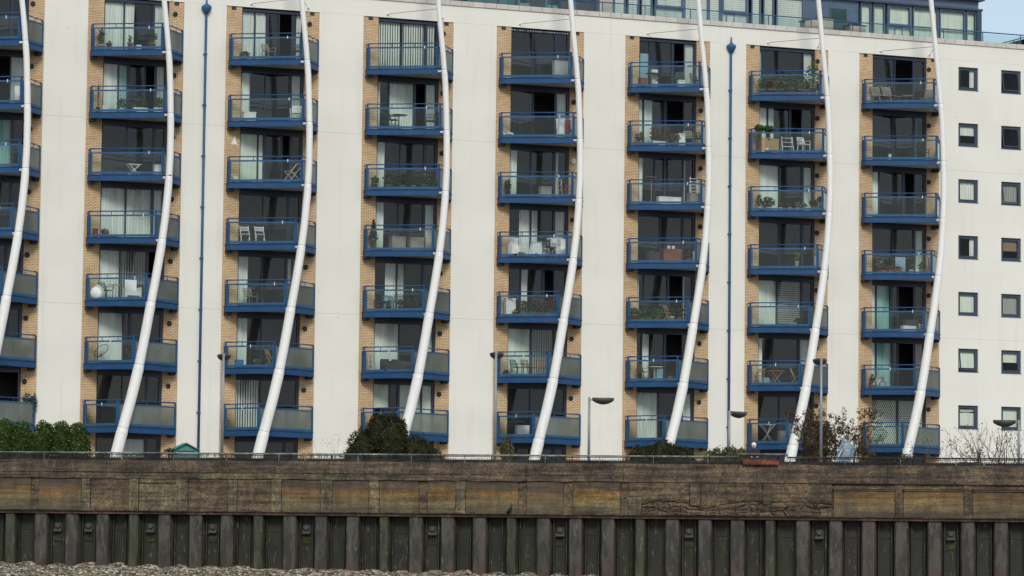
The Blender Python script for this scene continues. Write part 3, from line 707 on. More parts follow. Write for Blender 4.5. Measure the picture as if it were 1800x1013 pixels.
# small square windows at the right end
SWT = ['R', 'H', 'C', 'R', 'S', 'X', 'K', 'D'], ['D', 'D', 'c', 'N', 's', 'H', 'S', 'D']
for q, (a, b2) in enumerate(SW):
    for k in range(8):
        z0, z1 = SWZ[k]; t = .09; y = .10
        f = MB(); f.box(a+.002, a+t, y, y+.1, z0+.002, z1-.002).box(b2-t-.03, b2-.002, y, y+.1, z0+.002, z1-.002).box(a+t, b2-t-.03, y, y+.1, z1-t, z1-.002).box(a+t, b2-t-.03, y, y+.1, z0+.002, z0+t)
        fo = f.build('window', M['slate'], bd)
        MB().box(a-.01, b2+.01, -.03, y, z0-.035, z0-.001).build('sill', M['slate'], fo)
        op = (q, k) in ((1, 0), (1, 2), (0, 5), (1, 1)); dy = .16 if op else 0
        s = MB(); aa, bb, zz0, zz1 = a+t+.003, b2-t-.033, z0+t+.003, z1-t-.003
        def pt(x, z, e): return (x, y-.02-dy*(zz1-z)/(zz1-zz0)+e, z)
        def edge(xa, xb, za, zb): s.add([pt(xa, za, 0), pt(xb, za, 0), pt(xb, zb, 0), pt(xa, zb, 0), pt(xa, za, .05), pt(xb, za, .05), pt(xb, zb, .05), pt(xa, zb, .05)], [(0, 1, 2, 3), (7, 6, 5, 4), (0, 4, 5, 1), (1, 5, 6, 2), (2, 6, 7, 3), (3, 7, 4, 0)])
        e = .05
        edge(aa, aa+e, zz0, zz1); edge(bb-e, bb, zz0, zz1); edge(aa+e, bb-e, zz0, zz0+e); edge(aa+e, bb-e, zz1-e, zz1); s.build('sash', M['slate'], fo)
        g = MB(); g.quad(pt(aa+e, zz0+e, .02), pt(bb-e, zz0+e, .02), pt(bb-e, zz1-e, .02), pt(aa+e, zz1-e, .02)); g.build('pane', M['glass'], fo)
        kk = SWT[q][k]; cb = MB(); mt = M['sheer']; yc = y+.10
        if kk in 'Cc': wavy(cb, aa, bb, z0, z1, yc, .04, .13); mt = M['sheer'] if kk == 'C' else M['greyc']
        elif kk == 'R': wavy(cb, bb-.28, bb+.05, z0, z1, yc, .04, .12)
        elif kk == 'H': cb.box(aa, bb, yc, yc+.01, z0+.55, z1); mt = M['cream']
        elif kk == 'N': cb.box(aa, bb, yc, yc+.01, z0+.5, z1); mt = M['brownc']
        elif kk == 'X': cb.box(aa, bb, yc, yc+.01, z0+.2, z1); mt = M['cream']
        elif kk in 'Ss': cb.box(aa, bb, yc, yc+.01, z0, z1); mt = M['cream'] if kk == 'S' else M['greyc']
        elif kk == 'K':
            cb.box(aa, bb, yc, yc+.01, z0, z1-.38)
            for j in range(3): cb.tube([(aa, yc, z1-.3+j*.05), ((aa+bb)/2, yc-.02, z1-.34+j*.05), (bb, yc, z1-.28+j*.06)], .02, 5)
            mt = M['cream']
        if cb.v: cb.build('blind_or_sky_tint', mt, fo)
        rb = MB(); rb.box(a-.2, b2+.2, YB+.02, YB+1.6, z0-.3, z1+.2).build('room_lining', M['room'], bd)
        bpy.data.objects  # box shell: front face open
        me = rb and col.objects[-1].data
# open the fronts of the small rooms
for o in list(col.objects):
    if o.name.startswith('room_lining') and len(o.data.polygons) == 6:
        bm = bmesh.new(); bm.from_mesh(o.data); bm.faces.ensure_lookup_table()
        fr = [f for f in bm.faces if abs(f.normal.y+1) < .01]; bmesh.ops.delete(bm, geom=fr, context='FACES_ONLY'); bm.to_mesh(o.data); bm.free()

# ------------------------------------------------------------------ balconies
MASTP = [(29.5, 1.95), (27.4, 2.38), (25.4, 2.70), (23.9, 2.87), (22.5, 3.01), (20.9, 3.2), (19.4, 3.34), (18.0, 3.41), (16.6, 3.45), (15.2, 3.45), (13.8, 3.39), (12.4, 3.27),
         (11.0, 3.10), (9.6, 2.88), (8.1, 2.62), (6.7, 2.38), (5.4, 2.14), (4.1, 1.84), (2.8, 1.5), (1.5, 1.18), (0, .80)]
def mx(c, z):
    sh = [-.12, -.08, -.05, -.02, 0, .02, .06, .10][c]
    for (z1, x1), (z0, x0) in zip(MASTP[:-1], MASTP[1:]):
        if z >= z0: return XL[c]+sh+x0+(x1-x0)*(z-z0)/(z1-z0)
    return XL[c]+.8
KY = 2.05
def kx(c, r): return mx(c, 20.1-2.9*r)-(.20 if r < 4 else .17)
def front(c, r, X):        # how far the front edge stands out at X
    l, k, e = XL[c]+.15, kx(c, r), XL[c]+4.46
    if X < k: return .38+(KY-.38)*max(0, (X-l))/(k-l)
    return KY-(KY-.36)*min(1, (X-k)/(e-k))
for c in range(8):
    for r in range(7):
        H = 21.4-2.9*r; x0 = XL[c]+.15; x1 = XL[c]+4.46; xk = kx(c, r)
        Lf = Vector((x0, -.38, 0)); K = Vector((xk, -KY, 0)); Rf = Vector((x1, -.36, 0)); Lb = Vector((x0, -.03, 0)); Rb = Vector((x1, -.03, 0))
        Z = lambda v, z: Vector((v.x, v.y, z))
        d = MB(); ins = .06
        d.prism([(Lb.x+.03, .04), (Lf.x+.03, Lf.y+.05), (K.x, K.y+.09), (Rf.x-.03, Rf.y+.05), (Rb.x-.03, .04)], H-1.40, H-1.18)
        dk = d.build('balcony', M['soffit'], bd)
        for p_, q_ in ((Lf, K), (K, Rf), (Lb, Lf), (Rb, Rf)):
            dr = (q_-p_).normalized(); nn = Vector((dr.y, -dr.x, 0)); nn = nn if nn.y < 0 or abs(nn.y) < .2 else -nn
            f = MB(); a = Z(p_, H-1.355); b2 = Z(q_, H-1.355)
            f.bar(a, b2, .05, .26); f.bar(Z(p_, H-1.212), Z(q_, H-1.212), .11, .022); f.bar(Z(p_, H-1.478), Z(q_, H-1.478), .10, .02)
            f.build('fascia_beam', M['blue'], dk)
        # framed glass panels
        for which, (p_, q_) in enumerate(((Lf, K), (K, Rf), (Lb, Lf))):
            ln = (q_-p_).length; dr = (q_-p_)/ln; a = p_+dr*.03; b2 = q_-dr*.03
            f = MB(); t = .055
            if which < 2:
                f.bar(Z(a, H-.20), Z(b2, H-.20), .04, t+.015); f.bar(Z(a, H-1.12), Z(b2, H-1.12), .04, t+.05)
                f.bar(Z(a+dr*.03, H-1.1), Z(a+dr*.03, H-.2), t+.02, .04, dr); f.bar(Z(b2-dr*.03, H-1.1), Z(b2-dr*.03, H-.2), t+.02, .04, dr)
                f.build('panel_frame', M['rail_blue'], dk)
                gp = MB()
                gm = M['bglass'] if which == 0 else M['frost']
                npn = 2 if ln > 1.7 else 1
                for j in range(npn):
                    u = a+dr*(.07+(ln-.2)*j/npn+.006); v = a+dr*(.07+(ln-.2)*(j+1)/npn-.006)
                    g = MB(); g.bar(Z(u, H-.65), Z(v, H-.65), .012, .86); g.build('glass_panel', gm, dk)
            else:
                f.bar(Z(a, H-.65), Z(b2, H-.65), .012, .86); f.build('glass_panel', M['frost'], dk)
                f = MB(); f.bar(Z(a, H-.20), Z(b2, H-.20), .04, .06); f.bar(Z(a, H-1.12), Z(b2, H-1.12), .04, .08)
                for q9 in (.1, .4, .7): qq = a.lerp(b2, q9); f.box(qq.x-.02, qq.x+.02, qq.y-.012, qq.y+.012, H-1.1, H-.2)
                f.build('panel_frame', M['blue'], dk)
        for p_ in (Lf, K, Rf):
            MB().box(p_.x-.035, p_.x+.035, p_.y-.035+.05, p_.y+.035+.05, H-1.2, H-.02).build('post', M['blue'], dk)
        h = MB(); up_ = Z(Lf, H)
        h.tube([(Lb.x, Lb.y, H-.02), (Lf.x, Lf.y+.1, H), (Lf.x+.05, Lf.y-.03, H), (K.x-.06, K.y+.02, H), (K.x+.06, K.y+.02, H), (Rf.x-.02, Rf.y, H), (Rb.x, Rb.y-.05, H)], .027, 8)
        for tt in (.33, .66):
            q_ = Lf.lerp(K, tt); h.box(q_.x-.012, q_.x+.012, q_.y-.012, q_.y+.012, H-.18, H); q_ = K.lerp(Rf, tt); h.box(q_.x-.012, q_.x+.012, q_.y-.012, q_.y+.012, H-.18, H)
        h.build('handrail', M['blue'], dk, True)
        q_ = Lf.lerp(K, .8 if r < 5 else .5)
        MB().box(q_.x-.018, q_.x+.018, q_.y-.04, q_.y-.02, H-.26, H-.12).build('clip', M['white'], dk)
        for xx in (x0+.12, x1-.14):
            MB().prism([(xx-.14, .03), (xx-.14, -.30), (xx+.14, -.34), (xx+.14, .03)], H-1.60, H-1.49).build('bracket', M['dark'], dk)
        MB().bar((K.x+.02, K.y+.02, H-1.35), (mx(c, H-1.35), -2.3, H-1.35), .09, .09).build('mast_bracket', M['white'], dk)

# ------------------------------------------------------------------ masts
YM = -2.36
for c in range(8):
    zs = [0, .8]; mo = None
    joints = [20.0-2.9*k-.12 for k in range(7)][::-1]
    bounds = [0]+joints+[29.5]
    RAD = [.268, .246, .222, .198, .176, .158, .143, .125]
    root = None
    for i, (za, zb) in enumerate(zip(bounds[:-1], bounds[1:])):
        n = 12; q0 = RAD[i]; pts = []; rr = []
        for j in range(n+1):
            z = za+(zb-za)*j/n; pts.append((mx(c, z), YM, z)); rr.append(q0)
        mm = MB(); mm.tube(pts, rr, 20, False)
        if root is None: root = mm.build('mast', M['mast'], bd, True)
        else: mm.build('mast_section', M['mast'], root, True)
        if i < 7:
            MB().tube([(mx(c, zb+.225), YM, zb+.225), (mx(c, zb+.24), YM, zb+.24)], RAD[i+1]+.006, 20).build('weld_seam', M['lamp_pole'], root)
            z = zb; q1 = RAD[i+1]; s_ = MB()
            P = [Vector((mx(c, z+d), YM, z+d)) for d in (-.03, -.02, .02, .10, .15, .20, .205)]
            s_.tube(P, [q0-.003, q0+.004, q0+.003, q1+.004, q1+.008, q1+.008, q1-.003], 20, False).build('collar', M['mast'], root, True)
    def rad(z): return .158
    # rods tying the head of the mast back to the wall
    for sx_ in (-1.42, 1.42):
        t = MB(); ax = XL[c]+WID/2+.63+sx_-.32; 
        top = (mx(c, 23.0), YM, 23.0); t.tube([top, (ax, -.02, 22.96)], .011, 5); t.build('tie_rod', M['dark'], root)
        MB().lathe((ax, .0, 22.96), [(.06, 0), (.05, .03), (.02, .12)], 8, 'y').build('rod_anchor', M['mast'], root)
    if c in (0, 1): MB().tube([(mx(c, z)-.004, YM-.012, z) for z in (14.45, 14.0, 13.2, 12.4, 11.9)], [rad(14)-.03, rad(14)-.012, rad(13)-.012, rad(12.5)-.025, .03], 12).build('rust_stain', M['rust'], root, True) if c == 0 else MB().box(mx(c, 14.35)-.06, mx(c, 14.35)+.06, YM-rad(14)-.01, YM-rad(14)+.02, 14.3, 14.36).build('rust_stain', M['rust'], root)

# vents, wall lights
for c in range(8):
    for r in range(7):
        if (c, r) in ((2, 1), (2, 2), (4, 2), (3, 3), (5, 0)): continue
        vx = XL[c]+[4.05, 4.18, 4.12, 4.10, 4.10, 4.14, 4.01, 4.01][c]
        v = MB(); v.lathe((vx, .02, 22.2-2.9*r), [(.115, 0), (.115, .05), (.075, .07), (.07, .03), (.02, .03)], 14, 'y').build('vent', M['dark'], bd)
MB().lathe((XL[4]+4.1, .02, 16.4), [(.13, 0), (.14, .06), (.06, .11)], 14, 'y').build('wall_light', M['white'], bd)
MB().lathe((XL[0]+4.05, .02, 9.45), [(.09, 0), (.1, .08), (.04, .11)], 12, 'y').build('wall_light', M['white'], bd)

# drainpipes
for x in (5.665, 32.975):
    t = MB(); t.tube([(x, -.10, 0), (x, -.10, 22.3)], .062, 12); pipe = t.build('drainpipe', M['pipe_blue'], bd, True)
    t = MB(); t.lathe((x, -.13, 22.3), [(.07, 0), (.17, .14), (.24, .26), (.24, .36), (.12, .44), (.05, .50), (.03, .78)], 12); t.build('hopper', M['pipe_blue'], pipe, True)
    for z in [1.2+2.4*i for i in range(9)]:
        MB().lathe((x, -.10, z), [(.078, -.05), (.078, .05)], 12).box(x-.1, x+.1, -.04, 0, z-.03, z+.03).build('pipe_clip', M['pipe_blue'], pipe)

# ------------------------------------------------------------------ roof terrace and penthouse storey
def pxX(px, py, y): return on_y(px, py, y).x
TR = .55
rz = 24.45
t = MB(); t.tube([(XW+.3, TR, rz), (XE-.2, TR, rz), (XE-.2, 8, rz)], .03, 8); t.build('terrace_handrail', M['rail_blue'], bd)
x = XE-.2
def xr(px): return pxX(px, 40, TR)
pp = [1351, 1426, 1499, 1573, 1646, 1715, 1794, 1277, 1200, 1120, 1045, 970, 893, 815, 737]
for px in pp:
    for dx in (0, .42):
        xx = xr(px)+dx
        if xx < XE-.1: MB().box(xx-.02, xx+.02, TR-.02, TR+.02, 23.6, rz-.02).build('terrace_post', M['rail_blue'], bd)
pxs = sorted(pp); xs2 = [XW+.5]+[xr(p_) for p_ in pxs]+[XE-.2]
for a, b2 in zip(xs2[:-1], xs2[1:]):
    MB().box(a+.47 if a > XW+1 else a, b2-.05, TR+.0, TR+.012, 23.63, rz-.08).build('terrace_glass', M['tglass'], bd)
MB().box(XE-.206, XE-.194, TR+.1, 7.9, 23.63, rz-.08).build('terrace_glass', M['tglass'], bd)
for yy in (2.2, 4.4, 6.6): MB().box(XE-.22, XE-.18, yy-.02, yy+.02, 23.6, rz-.02).build('terrace_post', M['rail_blue'], bd)
YP = 3.0
PX = lambda px: pxX(px, 30, YP)
Zb, Zh = 23.62, 25.98
xr_end = PX(1724)
MB().box(-21, xr_end-.1, YP+1.8, 12, 23.62, 33).build('penthouse_core', M['room'], bd)
# lower penthouse storey windows: (px0, px1, kind)
seg = [(560, 612, 'd'), (612, 668, 'd'), (668, 708, 'd'), (708, 768, 'd'), (768, 823, 'd'), (823, 880, 'd'), (880, 912, 'd'), (912, 960, 'd'), (960, 1010, 'd'), (1010, 1050, 'k'),
       (1052, 1079, 'p'), (1079, 1100, 'b'), (1103, 1124, 'b'), (1127, 1147, 'b'), (1151, 1203, 'bt'), (1203, 1246, 'b'), (1246, 1267, 'b'), (1268, 1316, 'bt'), (1321, 1338, 'b'), (1342, 1361, 'b'),
       (1365, 1413, 'b'), (1413, 1460, 's'), (1460, 1509, 's'), (1513, 1532, 'c'), (1535, 1556, 'c'), (1560, 1603, 'ct'), (1605, 1650, 'cm'), (1652, 1697, 'cm'), (1699, 1716, 'cm')]
for p0, p1, k in seg:
    a, b2 = PX(p0), PX(p1); f = MB(); t = .07
    f.box(a+.002, a+t, YP, YP+.1, Zb, Zh).box(b2-t, b2-.002, YP, YP+.1, Zb, Zh).box(a+t, b2-t, YP, YP+.1, Zh-.12, Zh)
    if 't' in k: f.box(a+t, b2-t, YP-.02, YP+.1, 24.83, 24.98); f.box(a+t, a+t+.07, YP-.02, YP+.1, 24.98, Zh-.12); f.box(b2-t-.07, b2-t, YP-.02, YP+.1, 24.98, Zh-.12)
    if 'm' in k: f.box(a+t, b2-t, YP, YP+.1, 24.88, 24.94)
    if k == 's': f.box(a+t, b2-t, YP+.02, YP+.1, 24.85, Zh-.12)
    fo = f.build('penthouse_window', M['spandrel'], bd)
    if k == 'p': MB().box(a, b2, YP+.02, YP+.1, Zb, Zh).build('infill_panel', M['beige'], fo); continue
    MB().box(a+t, b2-t, YP+.05, YP+.06, Zb, Zh-.12).build('pane', M['glass'] if k != 'd' else M['tglass'], fo)
    cb = MB()
    if k[0] == 'b':
        z = Zb
        while z < Zh-.1: cb.bar((a+.05, YP+.13, z), (b2-.05, YP+.13, z), .012, .10); z += .112
        cb.build('blind_or_sky_tint', M['sheer'], fo)
    elif k[0] == 'c':
        x = a+.05
        while x < b2-.05: cb.bar((x+.05, YP+.2, Zb), (x+.05, YP+.2, Zh), .11, .008, (.25, 1, 0)); x += .118
        cb.build('blind_or_sky_tint', M['cream'], fo)
    elif k == 'd' and int(p0) % 3 != 0:
        cb.box(a+.08, b2-.08, YP+.3, YP+.32, Zb, Zh-.1); cb.build('blind_or_sky_tint', M['sky_teal'], fo)  # added sheet, no real blind: its teal paints in the sky reflection
    elif k == 'd':
        cb.box(a+.3, b2-.5, YP+1.0, YP+1.1, Zb, Zb+1.1); cb.build('blind_or_sky_tint', M['bluecloth'], fo)
MB().box(xr_end-.28, xr_end, YP-.1, YP+.2, Zb, Zh).build('corner_post', M['slate'], bd)
MB().box(-21, xr_end+.05, YP-.15, YP+.3, Zh+.003, Zh+.10).build('fascia_band', M['slate'], bd)
MB().box(-21, xr_end-.15, YP-.02, YP+.3, Zh+.103, Zh+.52).build('fascia_band', M['spandrel'], bd)
MB().box(-21, xr_end+.08, YP-.30, YP+.3, Zh+.523, Zh+.72).build('fascia_band', M['slate'], bd)
for p0, p1 in ((1455, 1500), (1500, 1550), (1550, 1610), (1610, 1655), (1655, 1693), (1693, 1722)):
    a, b2 = PX(p0), PX(p1); f = MB(); t = .06; z0, z1 = Zh+.73, Zh+3.0
    f.box(a+.002, a+t, YP, YP+.1, z0, z1).box(b2-t, b2-.002, YP, YP+.1, z0, z1).box(a+t, b2-t, YP, YP+.1, z1-.1, z1)
    fo = f.build('penthouse_window', M['spandrel'], bd); MB().box(a+t, b2-t, YP+.05, YP+.06, z0, z1-.1).build('pane', M['glass'], fo)
    cb = MB(); x = a+.05
    while x < b2-.05: cb.bar((x+.05, YP+.2, z0), (x+.05, YP+.2, z1), .11, .008, (.25, 1, 0)); x += .118
    cb.build('blind_or_sky_tint', M['cream'], fo)
MB().box(-21, PX(1455), YP+.02, YP+.3, Zh+.73, Zh+3).build('penthouse_wall', M['spandrel'], bd)
MB().box(-21, xr_end, YP-.2, YP+9, Zh+3.003, Zh+3.4).build('penthouse_roof', M['slate'], bd)
MB().box(xr_end-.12, xr_end-.02, YP+.3, YP+9, Zb, Zh+3).build('penthouse_side', M['spandrel'], bd)
#@@ITEMS
# ------------------------------------------------------------------ things on the balconies
CW = ['leftmost', 'second', 'third', 'fourth', 'fifth', 'sixth', 'seventh', 'rightmost']
RW = ['top', 'second', 'third', 'fourth', 'fifth', 'sixth', 'lowest']
def where(c, r):
    return f", {CW[c]} column, {RW[r]} balcony{'' if r in (0, 6) else ' down'}"
def spot(c, r, px, f=.5):
    zf = 20.23-2.9*r; py = 506.5-(zf+3.167)/160*6007+482; d = .6
    for _ in range(4):
        X = on_y(px, py, -d).x; d = max(.16, front(c, r, X)*f)
    X = min(max(X, XL[c]+.3), XL[c]+4.3)
    return Vector((X, -max(.16, front(c, r, X)*f), zf))
def thing(kind, c, r, px, look, cat, f=.5, rz=0, group=None):
    o = empty(kind, spot(c, r, px, f), rz); tag(o, look+where(c, r), cat, group or kind.replace('_', ' ')+'s on the balconies'); return o
def one(kind, mb, mat, c, r, px, look, cat, f=.5, rz=0, smooth=False):
    o = mb.build(kind, mat, None, smooth, spot(c, r, px, f)); o.rotation_euler.z = rz; return tag(o, look+where(c, r), cat)
RP = random.Random(21)
def pot_plant(c, r, px, look, lm='leaf_green', h=.35, w=.18, ph=.22, pr=.13, pot='terracotta', fl=None, f=.5, n=70, flower_n=14, tall=False):
    n = int(n*1.5)
    t = thing('potted_plant', c, r, px, look, 'plant', f)
    MB().lathe((0, 0, 0), [(pr*.72, .003), (pr, ph), (pr*1.08, ph), (pr*1.08, ph+.03), (pr*.9, ph+.03), (pr*.9, ph)], 10).build('pot', M[pot], t, True)
    MB().lathe((0, 0, ph-.02), [(pr*.8, 0), (pr*.88, .03)], 8).build('soil', M['soil'], t)
    sb = MB()
    for _ in range(5):
        a = RP.uniform(0, 6.28); e = w*RP.uniform(.2, .8); sb.tube([(0, 0, ph), (e*.4*math.cos(a), e*.4*math.sin(a), ph+h*.5), (e*math.cos(a), e*math.sin(a), ph+h*RP.uniform(.7, 1))], .006, 4)
    sb.build('stem', M['twig'], t)
    lb = MB(); lb.leaves((0, 0, ph+h*.55), (w, w*.8, h*.55), n, .115 if not tall else .15, rnd=RP, pointy=1 if not tall else 1.7)
    lb.build('foliage', M[lm], t)
    if fl:
        fb = MB(); fb.leaves((0, -.02, ph+h*.7), (w*.9, w*.8, h*.45), int(flower_n*1.3), .08, rnd=RP, pointy=.8); fb.build('blossom', M[fl], t)
    return t
def trough(c, r, px, look, L_=.7, pot='white', lm='leaf_green', fl=None, h=.28, f=.75, n=150, fn=40, rz=0):
    t = thing('planter_trough', c, r, px, look, 'planter', f, rz)
    MB().prism([(-L_/2, -.09), (L_/2, -.09), (L_/2, .09), (-L_/2, .09)], .003, .19).box(-L_/2-.015, L_/2+.015, -.105, -.09, .17, .2).build('trough', M[pot], t)
    MB().box(-L_/2+.02, L_/2-.02, -.07, .07, .185, .195).build('soil', M['soil'], t)
    MB().leaves((0, 0, .2+h*.45), (L_*.5, .12, h*.55), int(n*1.3), .11, rnd=RP).build('foliage', M[lm], t)
    if fl: MB().leaves((0, -.03, .2+h*.6), (L_*.5, .12, h*.5), fn, .06, rnd=RP, pointy=.8).build('blossom', M[fl], t)
    return t
def folding_chair(c, r, px, look, mat='white', f=.5, rz=0, h=.84, w=.42):
    t = thing('folding_chair', c, r, px, look, 'chair', f, rz); m_ = M[mat]
    for s_ in (-1, 1):
        x = s_*w/2
        MB().bar((x, -.20, .0), (x, .16, h), .026, .03).build('leg', m_, t); MB().bar((x*.9, .20, 0), (x*.9, -.2, .46), .024, .028).build('leg', m_, t)
    for k in range(5): MB().box(-w/2, w/2, -.19+k*.078, -.13+k*.078, .445, .462).build('seat_slat', m_, t)
    for k in range(3): MB().bar((-w/2, .115+.017*k, h-.2+k*.075), (w/2, .115+.017*k, h-.2+k*.075), .015, .045).build('back_slat', m_, t)
    return t
def chair(c, r, px, look, mat='black', f=.5, rz=0, arms=True, h=.82):
    t = thing('garden_chair', c, r, px, look, 'chair', f, rz); m_ = M[mat]
    for x in (-.22, .22):
        MB().bar((x, -.2, 0), (x, -.22, .44), .028, .028).build('leg', m_, t); MB().bar((x, .24, 0), (x, .18, .44), .028, .028).build('leg', m_, t)
        if arms: MB().bar((x*1.1, -.2, .63), (x*1.1, .24, .64), .04, .02).bar((x*1.1, -.2, .44), (x*1.1, -.2, .63), .025, .025).build('armrest', m_, t)
    MB().box(-.23, .23, -.23, .2, .43, .455).build('seat', m_, t)
    bb = MB(); bb.bar((-.22, .2, .44), (-.2, .3, h), .03, .03).bar((.22, .2, .44), (.2, .3, h), .03, .03)
    for k in range(5): bb.bar((-.2, .215+.017*k, .52+k*.072), (.2, .215+.017*k, .52+k*.072), .012, .04)
    bb.build('backrest', m_, t); return t
def armchair(c, r, px, look, mat='white', f=.5, rz=0):
    t = thing('armchair', c, r, px, look, 'chair', f, rz); m_ = M[mat]
    MB().box(-.3, .3, -.28, .22, .2, .42).build('seat', m_, t); MB().prism([(-.28, .2), (.28, .2), (.25, .34), (-.25, .34)], .3, .95).build('backrest', m_, t)
    for x in (-.34, .34): MB().box(x-.045, x+.045, -.28, .3, .12, .58).build('armrest', m_, t)
    for x in (-.3, .3):
        for y in (-.24, .26): MB().lathe((x, y, 0), [(.02, 0), (.026, .13)], 6).build('leg', M['wood'], t)
    return t
def lounger(c, r, px, look, mat='greywood', f=.5, rz=0, wire=False):
    t = thing('lounge_chair', c, r, px, look, 'lounge chair', f, rz); m_ = M[mat]
    if wire:
        fb = MB(); ring = []
        for k in range(17):
            a = 2*math.pi*k/16; ring.append((.34*math.sin(a), .05+.30*math.cos(a), .62+.30*math.cos(a)-.05))
        fb.tube(ring, .014, 5, False); fb.build('rim', m_, t)
        cb = MB()
        for k in range(16): cb.tube([ring[k], ((ring[k][0])*.3, ring[k][1]*.4-.02, ring[k][2]*.45+.12), (0, -.02, .33)], .006, 4)
        cb.build('cord_seat', m_, t)
        for x in (-.2, .2): MB().tube([(x, -.25, .0), (x*.7, -.1, .33), (x, .2, 0)], .012, 5).build('leg', m_, t)
        return t
    for k in range(8): MB().bar((-.28, -.5+k*.085, .3+.008*k), (.28, -.5+k*.085, .3+.008*k), .07, .02, (0, 0, 1)).build('seat_slat', m_, t)
    for k in range(7): MB().bar((-.28, .2+.035*k, .38+k*.075), (.28, .2+.035*k, .38+k*.075), .02, .06).build('back_slat', m_, t)
    for x in (-.26, .26): MB().bar((x, -.5, .285), (x, .2, .34), .03, .04).bar((x, .17, .33), (x, .45, .92), .03, .03).bar((x, -.4, 0), (x, -.36, .29), .03, .03).bar((x, .3, 0), (x, .12, .33), .03, .03).build('side_frame', m_, t)
    return t
def table(c, r, px, look, mat='black', f=.5, rad=.32, h=.72, rnd_=True, xleg=False, cat='table'):
    t = thing('bistro_table' if rnd_ else 'folding_table', c, r, px, look, cat, f); m_ = M[mat]
    if rnd_: MB().lathe((0, 0, h-.025), [(rad, 0), (rad+.01, .012), (rad, .025)], 18).build('table_top', m_, t)
    else: MB().box(-rad, rad, -.25, .25, h-.03, h).build('table_top', m_, t)
    if xleg:
        for y in (-.2, .2): MB().bar((-rad*.8, y, 0), (rad*.8, y, h-.03), .03, .03).build('leg', m_, t); MB().bar((rad*.8, y+.03, 0), (-rad*.8, y+.03, h-.03), .03, .03).build('leg', m_, t)
    else:
        MB().tube([(0, 0, .02), (0, 0, h-.03)], .02, 8).build('column', m_, t)
        for k in range(3):
            a = k*2.1+.4; MB().bar((0, 0, .1), (.26*math.cos(a), .26*math.sin(a), .012), .025, .02).build('leg', m_, t)
    return t
def shelf(c, r, px, look, mat='white', f=.45, w=.36, h=.95, n=4):
    t = thing('plant_stand', c, r, px, look, 'shelf', f); m_ = M[mat]
    for x in (-w/2, w/2): MB().bar((x, -.12, 0), (x*.92, .06, h), .028, .028).build('side_post', m_, t); MB().bar((x*.95, .16, 0), (x*.9, .08, h), .025, .025).build('side_post', m_, t)
    for k in range(n): MB().box(-w/2, w/2, -.1+.035*k, .12, .12+k*(h-.2)/(n-1), .14+k*(h-.2)/(n-1)).build('shelf_board', m_, t)
    return t
def boxy(c, r, px, look, mat, sx, sy, sz, f=.5, cat='box', kind='storage_box', rz=0):
    t = thing(kind, c, r, px, look, cat, f, rz); MB().prism([(-sx/2, -sy/2), (sx/2, -sy/2), (sx/2, sy/2), (-sx/2, sy/2)], 0.003, sz-.045).build('body', M[mat], t)
    MB().prism([(-sx/2-.012, -sy/2-.012), (sx/2+.012, -sy/2-.012), (sx/2+.012, sy/2+.012), (-sx/2-.012, sy/2+.012)], sz-.042, sz).box(-.05, .05, -sy/2-.02, -sy/2-.01, sz-.08, sz-.05).build('lid', M[mat], t); return t
def rack(c, r, px, look, cloths, f=.5):
    t = thing('drying_rack', c, r, px, look, 'drying rack', f)
    for y in (-.2, .2): MB().bar((-.3, y, 0), (.3, -y, .92), .018, .018).bar((.3, y, 0), (-.3, -y, .92), .018, .018).build('folding_frame', M['white'], t)
    for k in range(6): MB().tube([(-.34, -.24+k*.095, .92), (.34, -.24+k*.095, .92)], .007, 5).build('rail', M['white'], t)
    for k, (x0, x1, y, z0, mt) in enumerate(cloths):
        b_ = MB(); wavy(b_, x0, x1, z0, .93, y, .015, .1); g = b_.build('hanging_cloth', M[mt], None, False, t.location)
        tag(g, f"{['pale', 'dark red', 'white', 'blue'][k % 4]} cloth hung on the drying rack"+where(c, r), 'cloth')
    return t

# column 1 (cut by the left edge)
armchair(0, 1, 37, 'white framed chair', f=.45)
chair(0, 4, 6, 'dark slatted chair', f=.5)
pot_plant(0, 6, 52, 'tall leafy shrub in a dark pot rising over the rail', 'leaf_olive', .95, .38, .45, .2, 'black', n=260, f=.5)
boxy(0, 6, 3, 'small pale box', 'white', .3, .25, .35, .6)
pot_plant(0, 5, 48, 'bushy green plant behind frosted glass', 'leaf_green', .45, .2, f=.5)
# column 2
pot_plant(1, 0, 177, 'tall spiky grass in a white pot', 'leaf_olive', .75, .16, .2, .13, 'white', n=60, tall=True)
pot_plant(1, 0, 191, 'small bare terracotta pot', 'leaf_brown', .12, .06, .3, .14, n=6)
pot_plant(1, 0, 228, 'terracotta pot with a thin spiky stem', 'leaf_olive', .4, .06, .3, .14, n=14, tall=True, f=.6)
boxy(1, 0, 243, 'small white tub', 'white', .22, .2, .24, .6, 'tub', 'storage_tub')
table(1, 0, 256, 'dark round bistro table', 'black', .45, .38)
pot_plant(1, 0, 267, 'wide terracotta pot with a bushy green plant', 'leaf_green', .6, .24, .3, .17, f=.62, n=120)
pot_plant(1, 1, 172, 'tall cane in a small dark pot', 'leaf_olive', 1.15, .04, .2, .1, 'black', n=8, tall=True)
boxy(1, 1, 184, 'white crate', 'white', .26, .2, .3, .5, 'crate', 'crate')
pot_plant(1, 1, 214, 'loose grey-green plant in a white pot', 'leaf_olive', .5, .26, .15, .12, 'white', n=110)
trough(1, 1, 246, 'long white trough of dense green herbs', .66, fl=None, h=.52, n=300, f=.75)
trough(1, 1, 279, 'short white trough of green foliage', .5, h=.5, n=200, f=.75)
table(1, 2, 234, 'low table with a pale top', 'white', .55, .3, .5, False, True)
boxy(1, 2, 280, 'pale bench', 'palecloth', .55, .3, .5, .6, 'bench', 'bench')
boxy(1, 3, 167, 'red metal box', 'redcloth', .22, .2, .4, .5)
